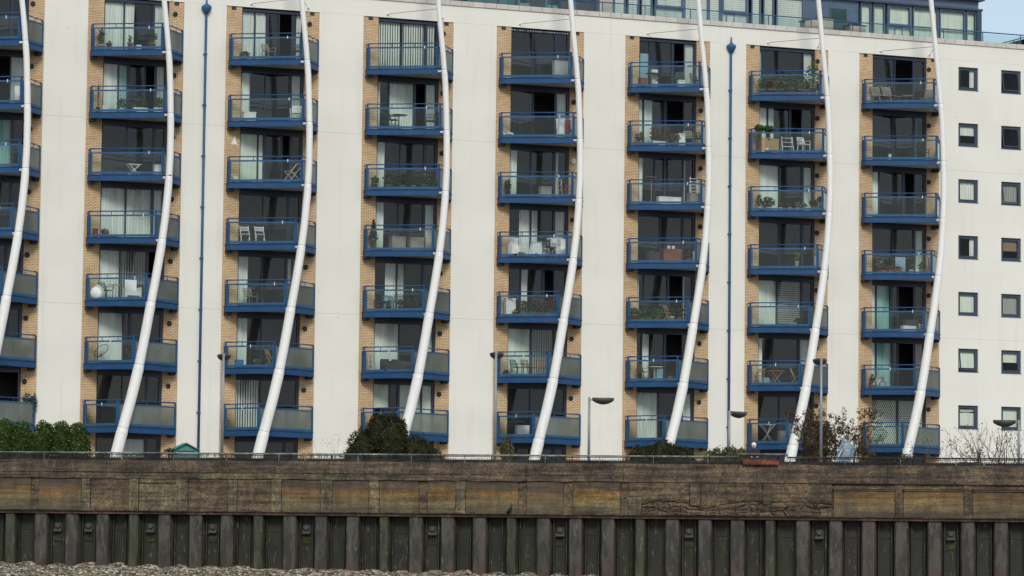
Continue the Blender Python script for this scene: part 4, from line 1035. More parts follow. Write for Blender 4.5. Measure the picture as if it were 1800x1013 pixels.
pot_plant(1, 3, 184, 'low brownish plant in a terracotta pot', 'leaf_brown', .25, .22, .12, .1)
o = MB(); o.lathe((0, 0, 0), [(.2, .003), (.33, .12), (.36, .32), (.30, .52), (.12, .66), (.02, .7)], 20); one('covered_barbecue', o, M['palecloth'], 1, 4, 171, 'round pale covered barbecue', 'barbecue', .6, smooth=True)
armchair(1, 4, 231, 'white square armchair with wooden legs', f=.6)
table(1, 4, 199, 'thin white pedestal table', 'white', .5, .27, .72)
chair(1, 4, 186, 'dark metal chair beside the pedestal table', 'greenmetal', .5, .6)
boxy(1, 4, 248, 'dark covered stack', 'greycloth', .4, .3, .75, .4)
boxy(1, 4, 261, 'small blue tub', 'bluep', .24, .2, .28, .7, 'tub', 'storage_tub')
lounger(1, 5, 176, 'wire cord lounge chair', 'black', .5, -.9, True)
pot_plant(1, 5, 231, 'tall plant with red and white blossom', 'leaf_brown', .85, .3, .15, .13, 'redcloth', 'fl_pink', .5, 200, 60)
# column 3
pot_plant(2, 0, 430, 'low rusty-red plant in a terracotta bowl', 'leaf_brown', .25, .28, .12, .14, fl='fl_red', flower_n=12)
chair(2, 0, 472, 'pale wooden chair', 'greywood', .35, .4)
chair(2, 0, 521, 'black metal chair', 'black', .55, -.5)
chair(2, 1, 520, 'white plastic chair seen through glass', 'white', .45, -.5)
boxy(2, 1, 437, 'white slatted crate', 'white', .6, .35, .42, .45, 'crate', 'crate')
boxy(2, 2, 413, 'small white box', 'white', .2, .16, .25, .6)
t = thing('deck_chair', 2, 2, 515, 'tilted pale wooden deckchair', 'chair', .55, -1.2)
for x in (-.25, .25): MB().bar((x, -.45, 0), (x, .4, .95), .035, .045).build('long_rail', M['beige'], t); MB().bar((x*.9, .45, 0), (x*.9, -.35, .55), .035, .045).build('long_rail', M['beige'], t)
for y, z in ((-.45, .02), (.4, .95), (.45, .02), (-.35, .55), (0, .5)): MB().bar((-.25, y, z), (.25, y, z), .035, .035).build('cross_bar', M['beige'], t)
folding_chair(2, 3, 430, 'left white folding chair', f=.55)
folding_chair(2, 3, 456, 'right white folding chair', f=.55)
lounger(2, 3, 514, 'dark wire lounge chair', 'black', .55, .8, True)
chair(2, 4, 440, 'grey slatted chair', 'greywood', .5, .3)
table(2, 4, 463, 'dark round table', 'black', .5, .4)
chair(2, 4, 497, 'black chair', 'black', .55, -.9)
boxy(2, 5, 420, 'blue tub', 'bluep', .36, .25, .36, .6, 'tub', 'storage_tub')
pot_plant(2, 5, 452, 'yellow-green plant', 'leaf_yellow', .3, .18, .12, .1)
folding_chair(2, 5, 473, 'pale wooden folding chair', 'wood', .55, .9)
pot_plant(2, 5, 482, 'small terracotta pot with a brown plant', 'leaf_brown', .3, .15)
o = MB(); o.prism([(-.16, 0), (.16, 0), (.02, 0), (-.02, 0)][:2]+[(.16, .02), (-.16, .02)], 0, .02).add([(-.14, 0, .03), (.14, 0, .03), (.03, 0, .42), (-.14, .02, .03), (.14, .02, .03), (.03, .02, .42)], [(0, 1, 2), (5, 4, 3), (0, 3, 4, 1), (1, 4, 5, 2), (2, 5, 3, 0)])
q_ = on_y(411.5, 249, 0.0); o = o.build('sailboat_ornament', M['white'], None, False, (q_.x, -.012, q_.z-.15)); tag(o, 'small white sail-shaped ornament fixed to the brick above the third-floor balcony', 'ornament')
# column 4
table(3, 1, 701, 'dark round table', 'black', .45, .4); chair(3, 1, 691, 'black metal chair at the round table', 'black', .65, .8)
chair(3, 1, 757, 'black chair loaded with plants', 'black', .5, -.4); pot_plant(3, 1, 769, 'spindly dark plant', 'leaf_dark', .75, .2, f=.5, n=90)
pot_plant(3, 2, 659, 'round clipped bush in a terracotta pot', 'leaf_green', .34, .2, .25, .15, f=.6, n=170)
for px, lk in ((683, 'sprawling twiggy plant'), (708, 'loose brown plant'), (727, 'dark feathery plant')): pot_plant(3, 2, px, lk, RP.choice(['leaf_olive', 'leaf_brown', 'leaf_dark']), .55, .3, .2, .12, 'greywood', f=.55, n=130)
pot_plant(3, 2, 745, 'bushy green plant in a grey-green pot', 'leaf_green', .5, .28, .25, .16, 'greenmetal', f=.6, n=170)
trough(3, 2, 769, 'terracotta trough of low plants', .45, 'terracotta', 'leaf_olive', h=.42, f=.6)
t = pot_plant(3, 3, 656, 'dark cone-shaped conifer in a grey pot', 'leaf_dark', .3, .1, .5, .15, 'greywood', f=.5, n=20)
lb = MB()
for k in range(420):
    h = RP.random()**1.3; w = .24*(1-h)+.02; a = RP.uniform(0, 6.28); lb.leaf1(Vector((w*math.cos(a)*RP.uniform(.5, 1), w*math.sin(a)*RP.uniform(.5, 1), .52+h*.95)), .09, Vector((math.cos(a), math.sin(a), .6)), 1, RP)
lb.build('cone_foliage', M['leaf_dark'], t)
boxy(3, 3, 698, 'grey wicker armchair back', 'greywood', .68, .5, .68, .45, 'armchair', 'wicker_armchair'); boxy(3, 3, 730, 'grey wicker sofa end', 'greywood', .68, .5, .66, .45, 'armchair', 'wicker_armchair')
boxy(3, 3, 752, 'pale grey cushion box', 'beige', .42, .5, .7, .4)
chair(3, 4, 672, 'black wire chair', 'black', .5, .7); boxy(3, 4, 681, 'pale blue draped stool', 'bluecloth', .42, .35, .75, .45, 'stool', 'stool'); chair(3, 4, 700, 'black cord armchair', 'black', .55, -.4); chair(3, 4, 731, 'dark folding chair', 'black', .55, -.9)
for px, k in ((663, 'far left'), (683, 'middle'), (704, 'largest'), (748, 'right-hand')): pot_plant(3, 4, px, f'{k} dark red pot with a small plant', 'leaf_brown', .3, .15, .22, .14, 'redwood', f=.75, n=50, fl='fl_red', flower_n=4)
shelf(3, 5, 651, 'narrow white lattice shelf', 'white', .6, .2, .85, 4)
t = thing('outdoor_sofa', 3, 5, 706, 'low dark grey cushioned sofa', 'sofa', .45)
MB().box(-.95, .95, -.32, .3, .08, .34).build('seat', M['greycloth'], t); MB().box(-.95, .95, .3, .42, .08, .55).build('backrest', M['greycloth'], t)
for x in (-.8, -.25): MB().prism([(x-.2, .1), (x+.2, .12), (x+.17, .28), (x-.18, .28)], .345, .62).build('cushion', M['greycloth'], t)
for x in (-.9, .9): MB().box(x-.03, x+.03, -.28, .3, 0, .08).build('leg', M['dark'], t)
# column 5
boxy(4, 0, 985, 'large pale grey cover', 'greycover', .72, .3, .95, .3, 'cover', 'covered_furniture')
o = MB(); o.leaves((0, 0, .12), (.32, .15, .12), 60, .22, rnd=RP, pointy=.6); one('laundry_heap', o, M['palecloth'], 4, 1, 892, 'crumpled heap of white laundry', 'laundry', .6)
table(4, 1, 933, 'dark round table with clutter', 'black', .4, .36); chair(4, 1, 916, 'black chair', 'black', .55, .4); pot_plant(4, 1, 934, 'dark drooping plant', 'leaf_dark', .4, .25, .4, .1, 'black')
rack(4, 1, 990, 'white folding drying rack hung with washing', [(-.3, -.05, -.24, .2, 'palecloth'), (.02, .3, -.2, .25, 'redcloth'), (-.32, -.2, .1, .45, 'palecloth')], .6)
folding_chair(4, 1, 1003, 'pale folded chair leaning at the end', 'greywood', .5, 1.3)
pot_plant(4, 2, 893, 'tall dark rubber plant in a black pot', 'leaf_dark', .6, .17, .25, .13, 'black', f=.5, n=120)
boxy(4, 2, 958, 'grey lidded chest', 'greywood', .55, .35, .55, .45, 'chest', 'storage_chest'); shelf(4, 2, 984, 'tall narrow pale stand', 'beige', .5, .2, .95, 4); shelf(4, 2, 1000, 'dark wooden stand', 'redwood', .5, .35, .7, 3)
armchair(4, 3, 910, 'white plastic armchair, left of the draped table', f=.6, rz=.5)
t = thing('draped_table', 4, 3, 949, 'table draped with a white cloth', 'table', .5)
cb = MB(); n = 36; vs = []
for k in range(n):
    a = 2*math.pi*k/n; fx = 1+.06*math.sin(9*a); vs += [(.46*math.cos(a), .28*math.sin(a), .72), (.52*fx*math.cos(a), .33*fx*math.sin(a), .12+.05*math.sin(5*a))]
cb.add(vs, [(2*k, 2*k+1, (2*k+3) % (2*n), (2*k+2) % (2*n)) for k in range(n)]+[tuple(2*k for k in range(n))]); cb.build('tablecloth', M['palecloth'], t)
for x in (-.35, .35): MB().bar((x, 0, 0), (x, 0, .7), .04, .04).build('leg', M['black'], t)
chair(4, 3, 965, 'small black chair in front of the draped table', 'black', .8, .1)
rack(4, 3, 975, 'white clothes airer', [(-.3, .0, -.2, .5, 'palecloth')], .5)
armchair(4, 3, 994, 'white chair at the right-hand end', 'white', .55, -.6)
boxy(4, 4, 896, 'tall white storage cabinet', 'white', .5, .3, .88, .5, 'cabinet', 'storage_cabinet')
pot_plant(4, 4, 905, 'small orange pot', 'leaf_green', .1, .07, .22, .13, 'orange', f=.85, n=12)
for px, lk, fl in ((922, 'red', 'fl_red'), (938, 'coral', 'fl_pink'), (953, 'deep pink', 'fl_pink'), (967, 'pale pink', 'fl_pink')): trough(4, 4, px, f'trough of {lk} geraniums among thick leaves', .5, 'greenmetal' if px != 953 else 'redcloth', 'leaf_olive', fl, .6, .62, 230, 34)
trough(4, 4, 981, 'bright blue trough of greenery', .5, 'bluep', 'leaf_green', None, .5, .8)
chair(4, 5, 928, 'left red-brown wooden armchair', 'redwood', .5, .3); chair(4, 5, 955, 'right red-brown wooden armchair', 'redwood', .5, -.3); table(4, 5, 934, 'low black table', 'black', .8, .25, .42)
chair(4, 5, 909, 'dark green chair', 'greenmetal', .45, .5); pot_plant(4, 5, 889, 'low green plant', 'leaf_olive', .2, .15, .1, .1)
table(4, 6, 908, 'white-topped pedestal table', 'greywood', .5, .36, .74); boxy(4, 6, 918, 'pale square planter', 'palecloth', .6, .35, .55, .4, 'planter', 'square_planter')
pot_plant(4, 6, 978, 'thin plant with red flowers behind frosted glass', 'leaf_olive', .6, .15, .2, .12, fl='fl_red', f=.6)
# column 6
table(5, 0, 1152, 'green folding table', 'greenmetal', .5, .4, .7, False, True); o_ = boxy(5, 0, 1131, 'rounded brown sack', 'redwood', .42, .3, .42, .6, 'sack', 'sack')
chair(5, 0, 1192, 'green metal chair', 'greenmetal', .5, -.8); chair(5, 0, 1225, 'second green chair, at the right end', 'greenmetal', .5, .4); boxy(5, 0, 1197, 'white lidded bin', 'white', .32, .25, .34, .7, 'bin', 'bin')
boxy(5, 0, 1150, 'grey sail-like cover', 'palecloth', .3, .2, .9, .25, 'cover', 'covered_furniture')
pot_plant(5, 1, 1124, 'pink-flowered bush in a terracotta pot', 'leaf_olive', .45, .24, .15, .14, fl='fl_pink', flower_n=30, n=110)
pot_plant(5, 1, 1150, 'tall red-leaved plant', 'leaf_brown', .7, .26, .2, .13, fl='fl_red', flower_n=26, n=120, f=.5)
trough(5, 1, 1158, 'ribbed pale trough of red flowers', .68, 'palecloth', 'leaf_olive', 'fl_red', .35, .75, 110, 30)
pot_plant(5, 1, 1174, 'tall stem topped with bright red flowers', 'leaf_olive', .8, .12, .15, .1, fl='fl_red', flower_n=20, n=40)
pot_plant(5, 1, 1187, 'spreading red geranium', 'leaf_green', .35, .28, .2, .12, fl='fl_red', flower_n=50, n=130, f=.7)
boxy(5, 1, 1197, 'white storage tub', 'white', .34, .3, .62, .6, 'tub', 'storage_tub'); chair(5, 1, 1210, 'brown wooden chair', 'greywood', .4, -.3); chair(5, 1, 1229, 'dark framed chair at the end', 'black', .55, .1)
table(5, 2, 1145, 'tall wooden table', 'wood', .35, .26, 1.35); boxy(5, 2, 1176, 'long table with a white top', 'white', 1.2, .3, .38, .5, 'bench', 'bench')
shelf(5, 2, 1220, 'tall white louvred stand', 'white', .4, .4, 1.45, 9); boxy(5, 2, 1221, 'grey rounded cover', 'greywood', .65, .4, .55, .7, 'cover', 'covered_furniture')
boxy(5, 3, 1180, 'red-brown wooden cabinet', 'redwood', .95, .35, .72, .45, 'cabinet', 'storage_cabinet'); boxy(5, 3, 1148, 'dark covered box', 'greycloth', .6, .35, .6, .45)
for px, m_ in ((1175, 'left'), (1183, 'right')): boxy(5, 3, px, f'{m_} of two white tins on the cabinet', 'white', .12, .1, .14, .5, 'tin', 'tin').location.z += .72
shelf(5, 3, 1224, 'white wire shelf', 'white', .4, .25, .7, 4); pot_plant(5, 3, 1212, 'grey-leaved plant', 'leaf_olive', .4, .2)
pot_plant(5, 4, 1116, 'large terracotta pot of trailing green', 'leaf_green', .35, .25, .3, .2, f=.6, n=120)
for px, lk in ((1130, 'bush with pink blossom'), (1140, 'dense dark green bush'), (1155, 'spreading green bush')): pot_plant(5, 4, px, lk, 'leaf_green', .5, .32, .15, .13, fl='fl_pink' if px == 1130 else None, flower_n=34, n=190, f=.6)
folding_chair(5, 4, 1173, 'pale wooden folding chair among plants', 'wood', .55, .8); pot_plant(5, 4, 1181, 'plant in a white pot', 'leaf_olive', .4, .2, .25, .14, 'white'); pot_plant(5, 4, 1195, 'dark plant by the table', 'leaf_dark', .5, .24)
table(5, 4, 1207, 'slatted wooden table', 'wood', .5, .38, .7, False, True)
chair(5, 5, 1131, 'small red-brown chair', 'redwood', .5, .4, h=.6); table(5, 5, 1150, 'white garden table', 'palecloth', .4, .34, .72, False); boxy(5, 5, 1158, 'pale box beside the table', 'bluecloth', .3, .3, .6, .4)
pot_plant(5, 5, 1180, 'brown wicker basket of dry stems', 'leaf_brown', .25, .26, .2, .2, 'wood', n=60)
# column 7
for i, (px, lk, h, w, lm, fl) in enumerate(((1342, 'bushy green plant, leftmost,', .55, .26, 'leaf_green', None), (1354, 'red-tinged plant', .4, .2, 'leaf_brown', 'fl_red'), (1363, 'round green bush', .5, .22, 'leaf_green', None), (1375, 'white-flowered plant', .5, .22, 'leaf_olive', 'fl_white'),
        (1391, 'tall leafy plant in the largest pot', .7, .3, 'leaf_green', None), (1408, 'dense green plant', .6, .28, 'leaf_green', None), (1418, 'pink-flowered plant', .4, .2, 'leaf_olive', 'fl_pink'), (1429, 'tall yellow-green bush rising over the rail', 1.05, .34, 'leaf_yellow', None), (1441, 'small green plant, rightmost,', .4, .2, 'leaf_green', None))):
    pot_plant(6, 0, px, lk+' in terracotta', lm, h*1.15, w*1.1, .24 if i not in (4, 7) else .32, .14 if i not in (4, 7) else .19, fl=fl, f=.72+.12*(i % 2), n=210, flower_n=30)
pot_plant(6, 1, 1335, 'round clipped bush on the tall box, left,', 'leaf_green', .34, .26, 1.02, .12, 'wood', n=330, f=.8); pot_plant(6, 1, 1350, 'wider dark clipped bush rising over the rail', 'leaf_green', .32, .36, 1.02, .12, 'greenmetal', n=420, f=.75)
boxy(6, 1, 1352, 'pale wooden chest', 'wood', .95, .3, .72, .65, 'chest', 'storage_chest'); shelf(6, 1, 1384, 'white shelf crowded with jars', 'white', .5, .62, .85, 4); chair(6, 1, 1413, 'white plastic chair', 'white', .65, .2)
boxy(6, 1, 1340, 'small white jug', 'white', .15, .15, .25, .85, 'jug', 'jug'); boxy(6, 1, 1348, 'small white canister', 'white', .12, .12, .2, .9, 'canister', 'canister')
pot_plant(6, 2, 1334, 'tall thin dark plant', 'leaf_dark', .7, .15, .15, .1, 'white', n=70); pot_plant(6, 2, 1350, 'round dark bonsai', 'leaf_dark', .5, .36, .15, .12, 'white', n=260)
for i, px in enumerate((1372, 1388, 1402, 1413)): pot_plant(6, 2, px, ['pale trough plant', 'low grey plant', 'small pale-flowered plant', 'low leafy plant'][i]+' in a white pot', 'leaf_olive', .28, .17, .12, .1, 'white', n=60, fl='fl_white' if i == 2 else None, flower_n=12, f=.7)
pot_plant(6, 2, 1430, 'bushy plant in a grey pot', 'leaf_olive', .4, .24, .22, .14, 'greywood', n=140); pot_plant(6, 2, 1443, 'hanging dark plant on a white stand', 'leaf_dark', .35, .2, .5, .12, 'white', n=100)
pot_plant(6, 3, 1401, 'yellowish trailing plant in a white pot', 'leaf_yellow', .5, .13, .35, .1, 'white', n=60); shelf(6, 3, 1437, 'white ladder stand', 'white', .5, .24, .75, 4); pot_plant(6, 3, 1437, 'small plant above the ladder stand', 'leaf_olive', .3, .1, .75, .07, 'white', n=30, f=.3)
pot_plant(6, 4, 1405, 'spiky reddish plant', 'leaf_brown', .32, .24, .12, .1, 'black', fl='fl_pink', n=60, flower_n=8, tall=True)
folding_chair(6, 5, 1336, 'left wooden folding chair', 'wood', .55, -1.0); folding_chair(6, 5, 1395, 'right wooden folding chair', 'wood', .55, 1.0); table(6, 5, 1363, 'wooden folding table with crossed legs', 'wood', .5, .36, .72, False, True); boxy(6, 5, 1346, 'pale blue bucket', 'bluecloth', .3, .25, .35, .75, 'bucket', 'bucket')
rack(6, 6, 1349, 'thin white drying frame', [], .5); boxy(6, 6, 1376, 'pale upright crate', 'greywood', .42, .3, .62, .5, 'crate', 'crate')
# column 8
lounger(7, 0, 1546, 'left grey slatted lounger', 'greywood', .6, .15); lounger(7, 0, 1565, 'right grey slatted lounger', 'greywood', .6, .15)
table(7, 0, 1593, 'small pale-framed side table', 'greywood', .5, .24, .42, False); lounger(7, 0, 1632, 'grey lounger against the brick', 'greywood', .5, -.8)
chair(7, 1, 1622, 'dark slatted chair', 'black', .45, .1); boxy(7, 1, 1564, 'small pale lantern', 'white', .1, .1, .3, .6, 'lantern', 'lantern')
table(7, 1, 1606, 'low dark table', 'black', .5, .3, .4)
pot_plant(7, 3, 1546, 'white-flowered climbing plant', 'leaf_brown', .8, .28, .12, .12, fl='fl_white', flower_n=40, n=60)
for i, px in enumerate((1553, 1567, 1579)): trough(7, 3, px, ['first', 'second', 'third'][i]+' red-flowered trough from the left', .4, 'redwood', 'leaf_brown', 'fl_red', .2, .8, 50, 20)
pot_plant(7, 3, 1602, 'round plant in a bright white pot', 'leaf_olive', .35, .16, .18, .12, 'white', f=.7); pot_plant(7, 3, 1620, 'bushy plant in a pale pot', 'leaf_olive', .4, .22, .18, .12, 'greywood', f=.7)
shelf(7, 3, 1637, 'reddish ladder stand', 'redwood', .5, .22, .95, 4)
o = MB(); wavy(o, -.3, .3, .15, .9, 0, .03, .14); one('hanging_towel', o, M['bluecloth'], 7, 3, 1583, 'pale blue towel hanging inside the glass', 'towel', .35)
boxy(7, 4, 1597, 'heaped white bags', 'palecloth', .75, .3, .3, .5, 'bags', 'bag_heap'); boxy(7, 4, 1600, 'grey umbrella-shaped cover', 'greycloth', .7, .4, .62, .35, 'cover', 'covered_furniture'); shelf(7, 4, 1621, 'low white shelf', 'white', .55, .3, .45, 3)
lounger(7, 6, 1547, 'dark sling lounge chair', 'black', .5, -.7, True)
t = thing('child_bicycle', 7, 5, 1543, 'pink and white child bicycle', 'bicycle', .6, .12)
for x in (-.3, .3):
    w_ = MB(); ring = [(x+.2*math.cos(k*math.pi/10), 0, .21+.2*math.sin(k*math.pi/10)) for k in range(21)]
    w_.tube(ring, .018, 6, False); w_.build('wheel', M['black'], t)
    s_ = MB()
    for k in range(8): s_.tube([(x, 0, .21), (x+.19*math.cos(k*math.pi/4), 0, .21+.19*math.sin(k*math.pi/4))], .006, 4)
    s_.build('spokes', M['pinkp'], t)
fr = MB(); fr.tube([(-.3, 0, .21), (-.02, 0, .24), (.18, 0, .48)], .022, 6).tube([(-.02, 0, .24), (-.1, 0, .52)], .018, 6).tube([(-.3, 0, .21), (-.08, 0, .44), (.18, 0, .46)], .016, 6).tube([(.3, 0, .21), (.17, 0, .56)], .018, 6); fr.build('frame', M['white'], t)
MB().lathe((-.11, 0, .52), [(.09, 0), (.07, .04)], 10).build('saddle', M['pinkp'], t); MB().tube([(.12, -.16, .62), (.17, 0, .57), (.12, .16, .62)], .014, 6).build('handlebar', M['pinkp'], t)
MB().prism([(.2, -.1), (.34, -.1), (.34, .1), (.2, .1)], .45, .58).build('basket', M['pinkp'], t)
pot_plant(7, 5, 1533, 'reddish plant behind the bicycle', 'leaf_brown', .55, .16, .15, .1, fl='fl_pink', flower_n=14)

# ------------------------------------------------------------------ promenade: lamps, greenery, shed, person, oddments
def lamp(px, ytop, dep, ang, label, armd):
    b0 = at(px, 800, dep); top = at(px, ytop, dep); h = top.z
    t = empty('street_lamp', (b0.x, b0.y, 0), ang); tag(t, label, 'street lamp', 'street lamps along the promenade')
    MB().tube([(0, 0, 0), (0, 0, .9)], .085, 12).tube([(0, 0, .9), (0, 0, h)], [.065, .05], 12).build('pole', M['lamp_pole'], t, True)
    MB().tube([(0, 0, h-.12), (.22, 0, h-.10)], .03, 8).build('arm', M['lamp_pole'], t, True)
    # canoe-shaped head: rounded shell, flat top, deeper belly
    vs = []; n, k = 12, 12
    for i in range(n+1):
        u = i/n; x = .15+.92*u; w = .31*math.sin(math.pi*min(1, .12+.85*u))**.6; dpt = .25*math.sin(math.pi*(.08+.86*u))**.7
        for j in range(k):
            a = 2*math.pi*j/k; zz = math.sin(a)
            vs.append((x, w*math.cos(a), h-.06+(.05*zz if zz > 0 else dpt*zz)))
    m_ = MB(); m_.add(vs, [(i*k+j, i*k+(j+1) % k, (i+1)*k+(j+1) % k, (i+1)*k+j) for i in range(n) for j in range(k)]+[tuple(range(k))[::-1], tuple(n*k+j for j in range(k))])
    m_.build('lamp_head', M['lamp_head'], t, True)
    return t
CA = YAW
AW = math.pi/2-CA   # pointing away from the camera
lamp(390, 620, 145.5, AW+.05, 'tall street lamp seen end-on, in front of the third column of balconies', 0)
lamp(870, 617, 143.5, AW-.05, 'tall street lamp seen end-on, in front of the fifth column of balconies', 0)
lamp(1443, 628, 143, AW+.02, 'tallest grey street lamp, standing by the sparse autumn shrub', 0)
lamp(1035, 698, 147, -CA+.15, 'short street lamp with its head pointing right against white render', 0)
lamp(1281.5, 722, 150, -CA+.75, 'short street lamp standing just in front of the right-hand blue drainpipe', 0)
lamp(1791, 738, 143, math.pi-CA, 'short street lamp at the far right with its head pointing left', 0)

def shrub(name, label, cat, px0, px1, ytop, dep, lm, n, size, blobs, core=True, pointy=1.0, seed=1, yw=1.2):
    rd = random.Random(seed); a = at(px0, 800, dep); b2 = at(px1, 800, dep); topz = at((px0+px1)/2, ytop, dep).z
    c = (a+b2)/2; W2 = (b2-a).length/2; t = empty(name, (c.x, c.y, 0), -CA); tag(t, label, cat)
    lb = MB(); cb = MB()
    for bx, bz, bw, bh in blobs:      # fractions of half-width / height
        ctr = Vector((bx*W2, rd.uniform(-.2, .2), bz*topz)); rad_ = (bw*W2, yw*min(1, bw*1.6), bh*topz)
        k = int(n*bw*bh/sum(q[2]*q[3] for q in blobs))
        for _ in range(k):
            v = Vector((rd.gauss(0, 1), rd.gauss(0, 1), rd.gauss(0, 1))).normalized(); rr_ = rd.uniform(.84, 1.0) if rd.random() < .85 else rd.uniform(.3, .8 if name == 'hedge' else 1.22)
            lum = 1+(.04 if name == 'hedge' else .10)*math.sin(v.x*7+seed)*math.sin(v.z*6+bx*9)
            p = ctr+Vector((v.x*rad_[0], v.y*rad_[1], v.z*rad_[2]))*rr_*lum
            if p.z > 0: lb.leaf1(p, size*rd.uniform(.6, 1.3), v, pointy, rd)
        if core:
            vs = []; 
            for i in range(9):
                ph = math.pi*i/8
                for j in range(12):
                    th = 2*math.pi*j/12; q = .80+.04*math.sin(3*th+i)
                    vs.append(ctr+Vector((rad_[0]*math.sin(ph)*math.cos(th)*q, rad_[1]*math.sin(ph)*math.sin(th)*q, max(-ctr.z+.02, rad_[2]*math.cos(ph)*q))))
            cb.add(vs, [(i*12+j, i*12+(j+1) % 12, (i+1)*12+(j+1) % 12, (i+1)*12+j) for i in range(8) for j in range(12)])
    lb.build('crown', M[lm], t)
    if core: cb.build('inner_foliage', M[lm], t)
    tb = MB()
    for k in range(5):
        x = rd.uniform(-.4, .4)*W2; tb.tube([(x*.6, 0, 0), (x, rd.uniform(-.2, .2), topz*.3), (x*1.1, rd.uniform(-.3, .3), topz*.55)], [.04, .025, .01], 6)
    tb.build('trunk', M['twig'], t); return t
shrub('hedge', 'rounded clipped green hedge at the left edge behind the railing, nearer the frame edge', 'hedge', -60, 62, 735, 147, 'leaf_hedge', 19000, .085, [(-.5, .5, .5, .5), (.1, .48, .5, .52), (.6, .47, .42, .5)], seed=2)
shrub('hedge', 'rounded clipped green hedge right of its twin, under the second column of balconies', 'hedge', 52, 162, 739, 146, 'leaf_hedge', 18000, .085, [(-.55, .5, .45, .5), (0, .47, .5, .53), (.5, .46, .48, .52)], seed=3)
t_ = shrub('shrub', 'large dark feathery evergreen bush under the fourth column of balconies', 'shrub', 602, 782, 722, 148, 'leaf_dark', 15000, .13, [(-.6, .40, .32, .38), (-.28, .62, .30, .36), (-.05, .5, .36, .45), (.12, .62, .16, .30), (.42, .33, .36, .36), (.78, .24, .26, .28), (-.82, .24, .22, .3), (0, .22, 1.0, .28)], pointy=1.7, seed=4)
shrub('shrub', 'low spreading dark shrub under the sixth column of balconies', 'shrub', 1098, 1232, 774, 148, 'leaf_dark', 9000, .10, [(-.5, .5, .5, .4), (0, .62, .5, .4), (.35, .48, .5, .42), (.8, .32, .25, .3)], pointy=1.5, seed=5)
shrub('shrub', 'low dark shrub between the right-hand drainpipe and the seventh column', 'shrub', 1232, 1325, 782, 149, 'leaf_olive', 6000, .11, [(-.5, .5, .5, .42), (.1, .55, .5, .42), (.6, .52, .4, .4)], pointy=1.7, seed=6)
shrub('shrub', 'brown-green shrub behind the tallest lamp, beside the seventh mast', 'shrub', 1402, 1478, 737, 150, 'leaf_brown', 6500, .12, [(-.2, .6, .6, .42), (.3, .45, .6, .5), (-.4, .3, .5, .35)], core=False, pointy=1.3, seed=7)
shrub('shrub', 'low dark ground shrub under the rightmost balcony column', 'shrub', 1500, 1640, 792, 152, 'leaf_dark', 4000, .11, [(-.5, .5, .5, .4), (.3, .5, .6, .4)], pointy=1.5, seed=8)
shrub('shrub', 'small leafy bush beside the fifth column lamp post', 'shrub', 878, 904, 764, 149, 'leaf_olive', 900, .14, [(0, .7, .9, .25), (.2, .4, .6, .3)], core=False, pointy=1.5, seed=9)
def twigs(name, label, cat, px, ybase, ytop, dep, spread, lm, leafn, seed, n=9, size=.1, lean=0, th=.03, lat=.75):
    rd = random.Random(seed); b0 = at(px, ybase, dep); H = at(px, ytop, dep).z
    t = empty(name, (b0.x, b0.y, 0), -CA); tag(t, label, cat); tb = MB(); lb = MB(); ends = []
    def br(p, d, l, r, k):
        q = p.copy(); pts = [q.copy()]; 
        for _ in range(3):
            d = (d+Vector((rd.uniform(-.22, .22), rd.uniform(-.2, .2), rd.uniform(-.05, .2)))).normalized(); q = q+d*l/3; pts.append(q.copy())
            if q.z > H*.97: break
        if len(pts) > 1: tb.tube(pts, [r*(1-.5*i/3) for i in range(len(pts))], 4)
        ends.append((q.copy(), d.copy()))
        if k > 0:
            for _ in range(rd.choice((2, 3, 3))):
                dd = (d+Vector((rd.uniform(-.75, .75), rd.uniform(-.6, .6), rd.uniform(-.25, .5)))).normalized(); br(pts[rd.randint(1, len(pts)-1)], dd, l*.68, r*.5, k-1)
    for i in range(n):
        a = (i/(n-1)-.5)*2; br(Vector((a*spread*.25, rd.uniform(-.3, .3), 0)), Vector((a*lat+lean, rd.uniform(-.25, .25), 1)).normalized(), H*.52, th, 3)
    tb.build('trunk', M['twig'], t)
    for _ in range(leafn):
        p, d = rd.choice(ends); lb.leaf1(p+Vector((rd.gauss(0, .07), rd.gauss(0, .07), rd.gauss(0, .07))), size*rd.uniform(.6, 1.3), d, 1.1, rd)
    if leafn: lb.build('crown', M[lm], t)
twigs('shrub', 'sparse tall autumn shrub right of the tallest lamp', 'shrub', 1474, 800, 722, 149, 3.2, 'leaf_brown', 4600, 11, 12, .10, .0, .03, .34)
twigs('shrub', 'bare branching shrub at the far right below the small windows', 'shrub', 1768, 806, 752, 145, 3.6, 'leaf_brown', 420, 12, 14, .09, 0, .035)
twigs('weed', 'thin pale weed against the white render left of the dark feathery bush', 'weed', 592, 800, 768, 148, .5, 'leaf_olive', 60, 13, 3, .06, 0, .01)
twigs('weed', 'spindly flowering weed at the foot of the rightmost mast', 'weed', 1622, 805, 772, 147, .6, 'leaf_olive', 120, 14, 5, .09, 0, .012)
twigs('weed', 'second spindly weed nearer the small windows', 'weed', 1641, 805, 768, 147, .5, 'leaf_olive', 110, 15, 4, .09, 0, .012)
twigs('shrub', 'thin twig shrub showing above the railing near the far right post', 'shrub', 1722, 806, 776, 145, 1.6, 'leaf_brown', 150, 16, 6, .08, -.1, .02)

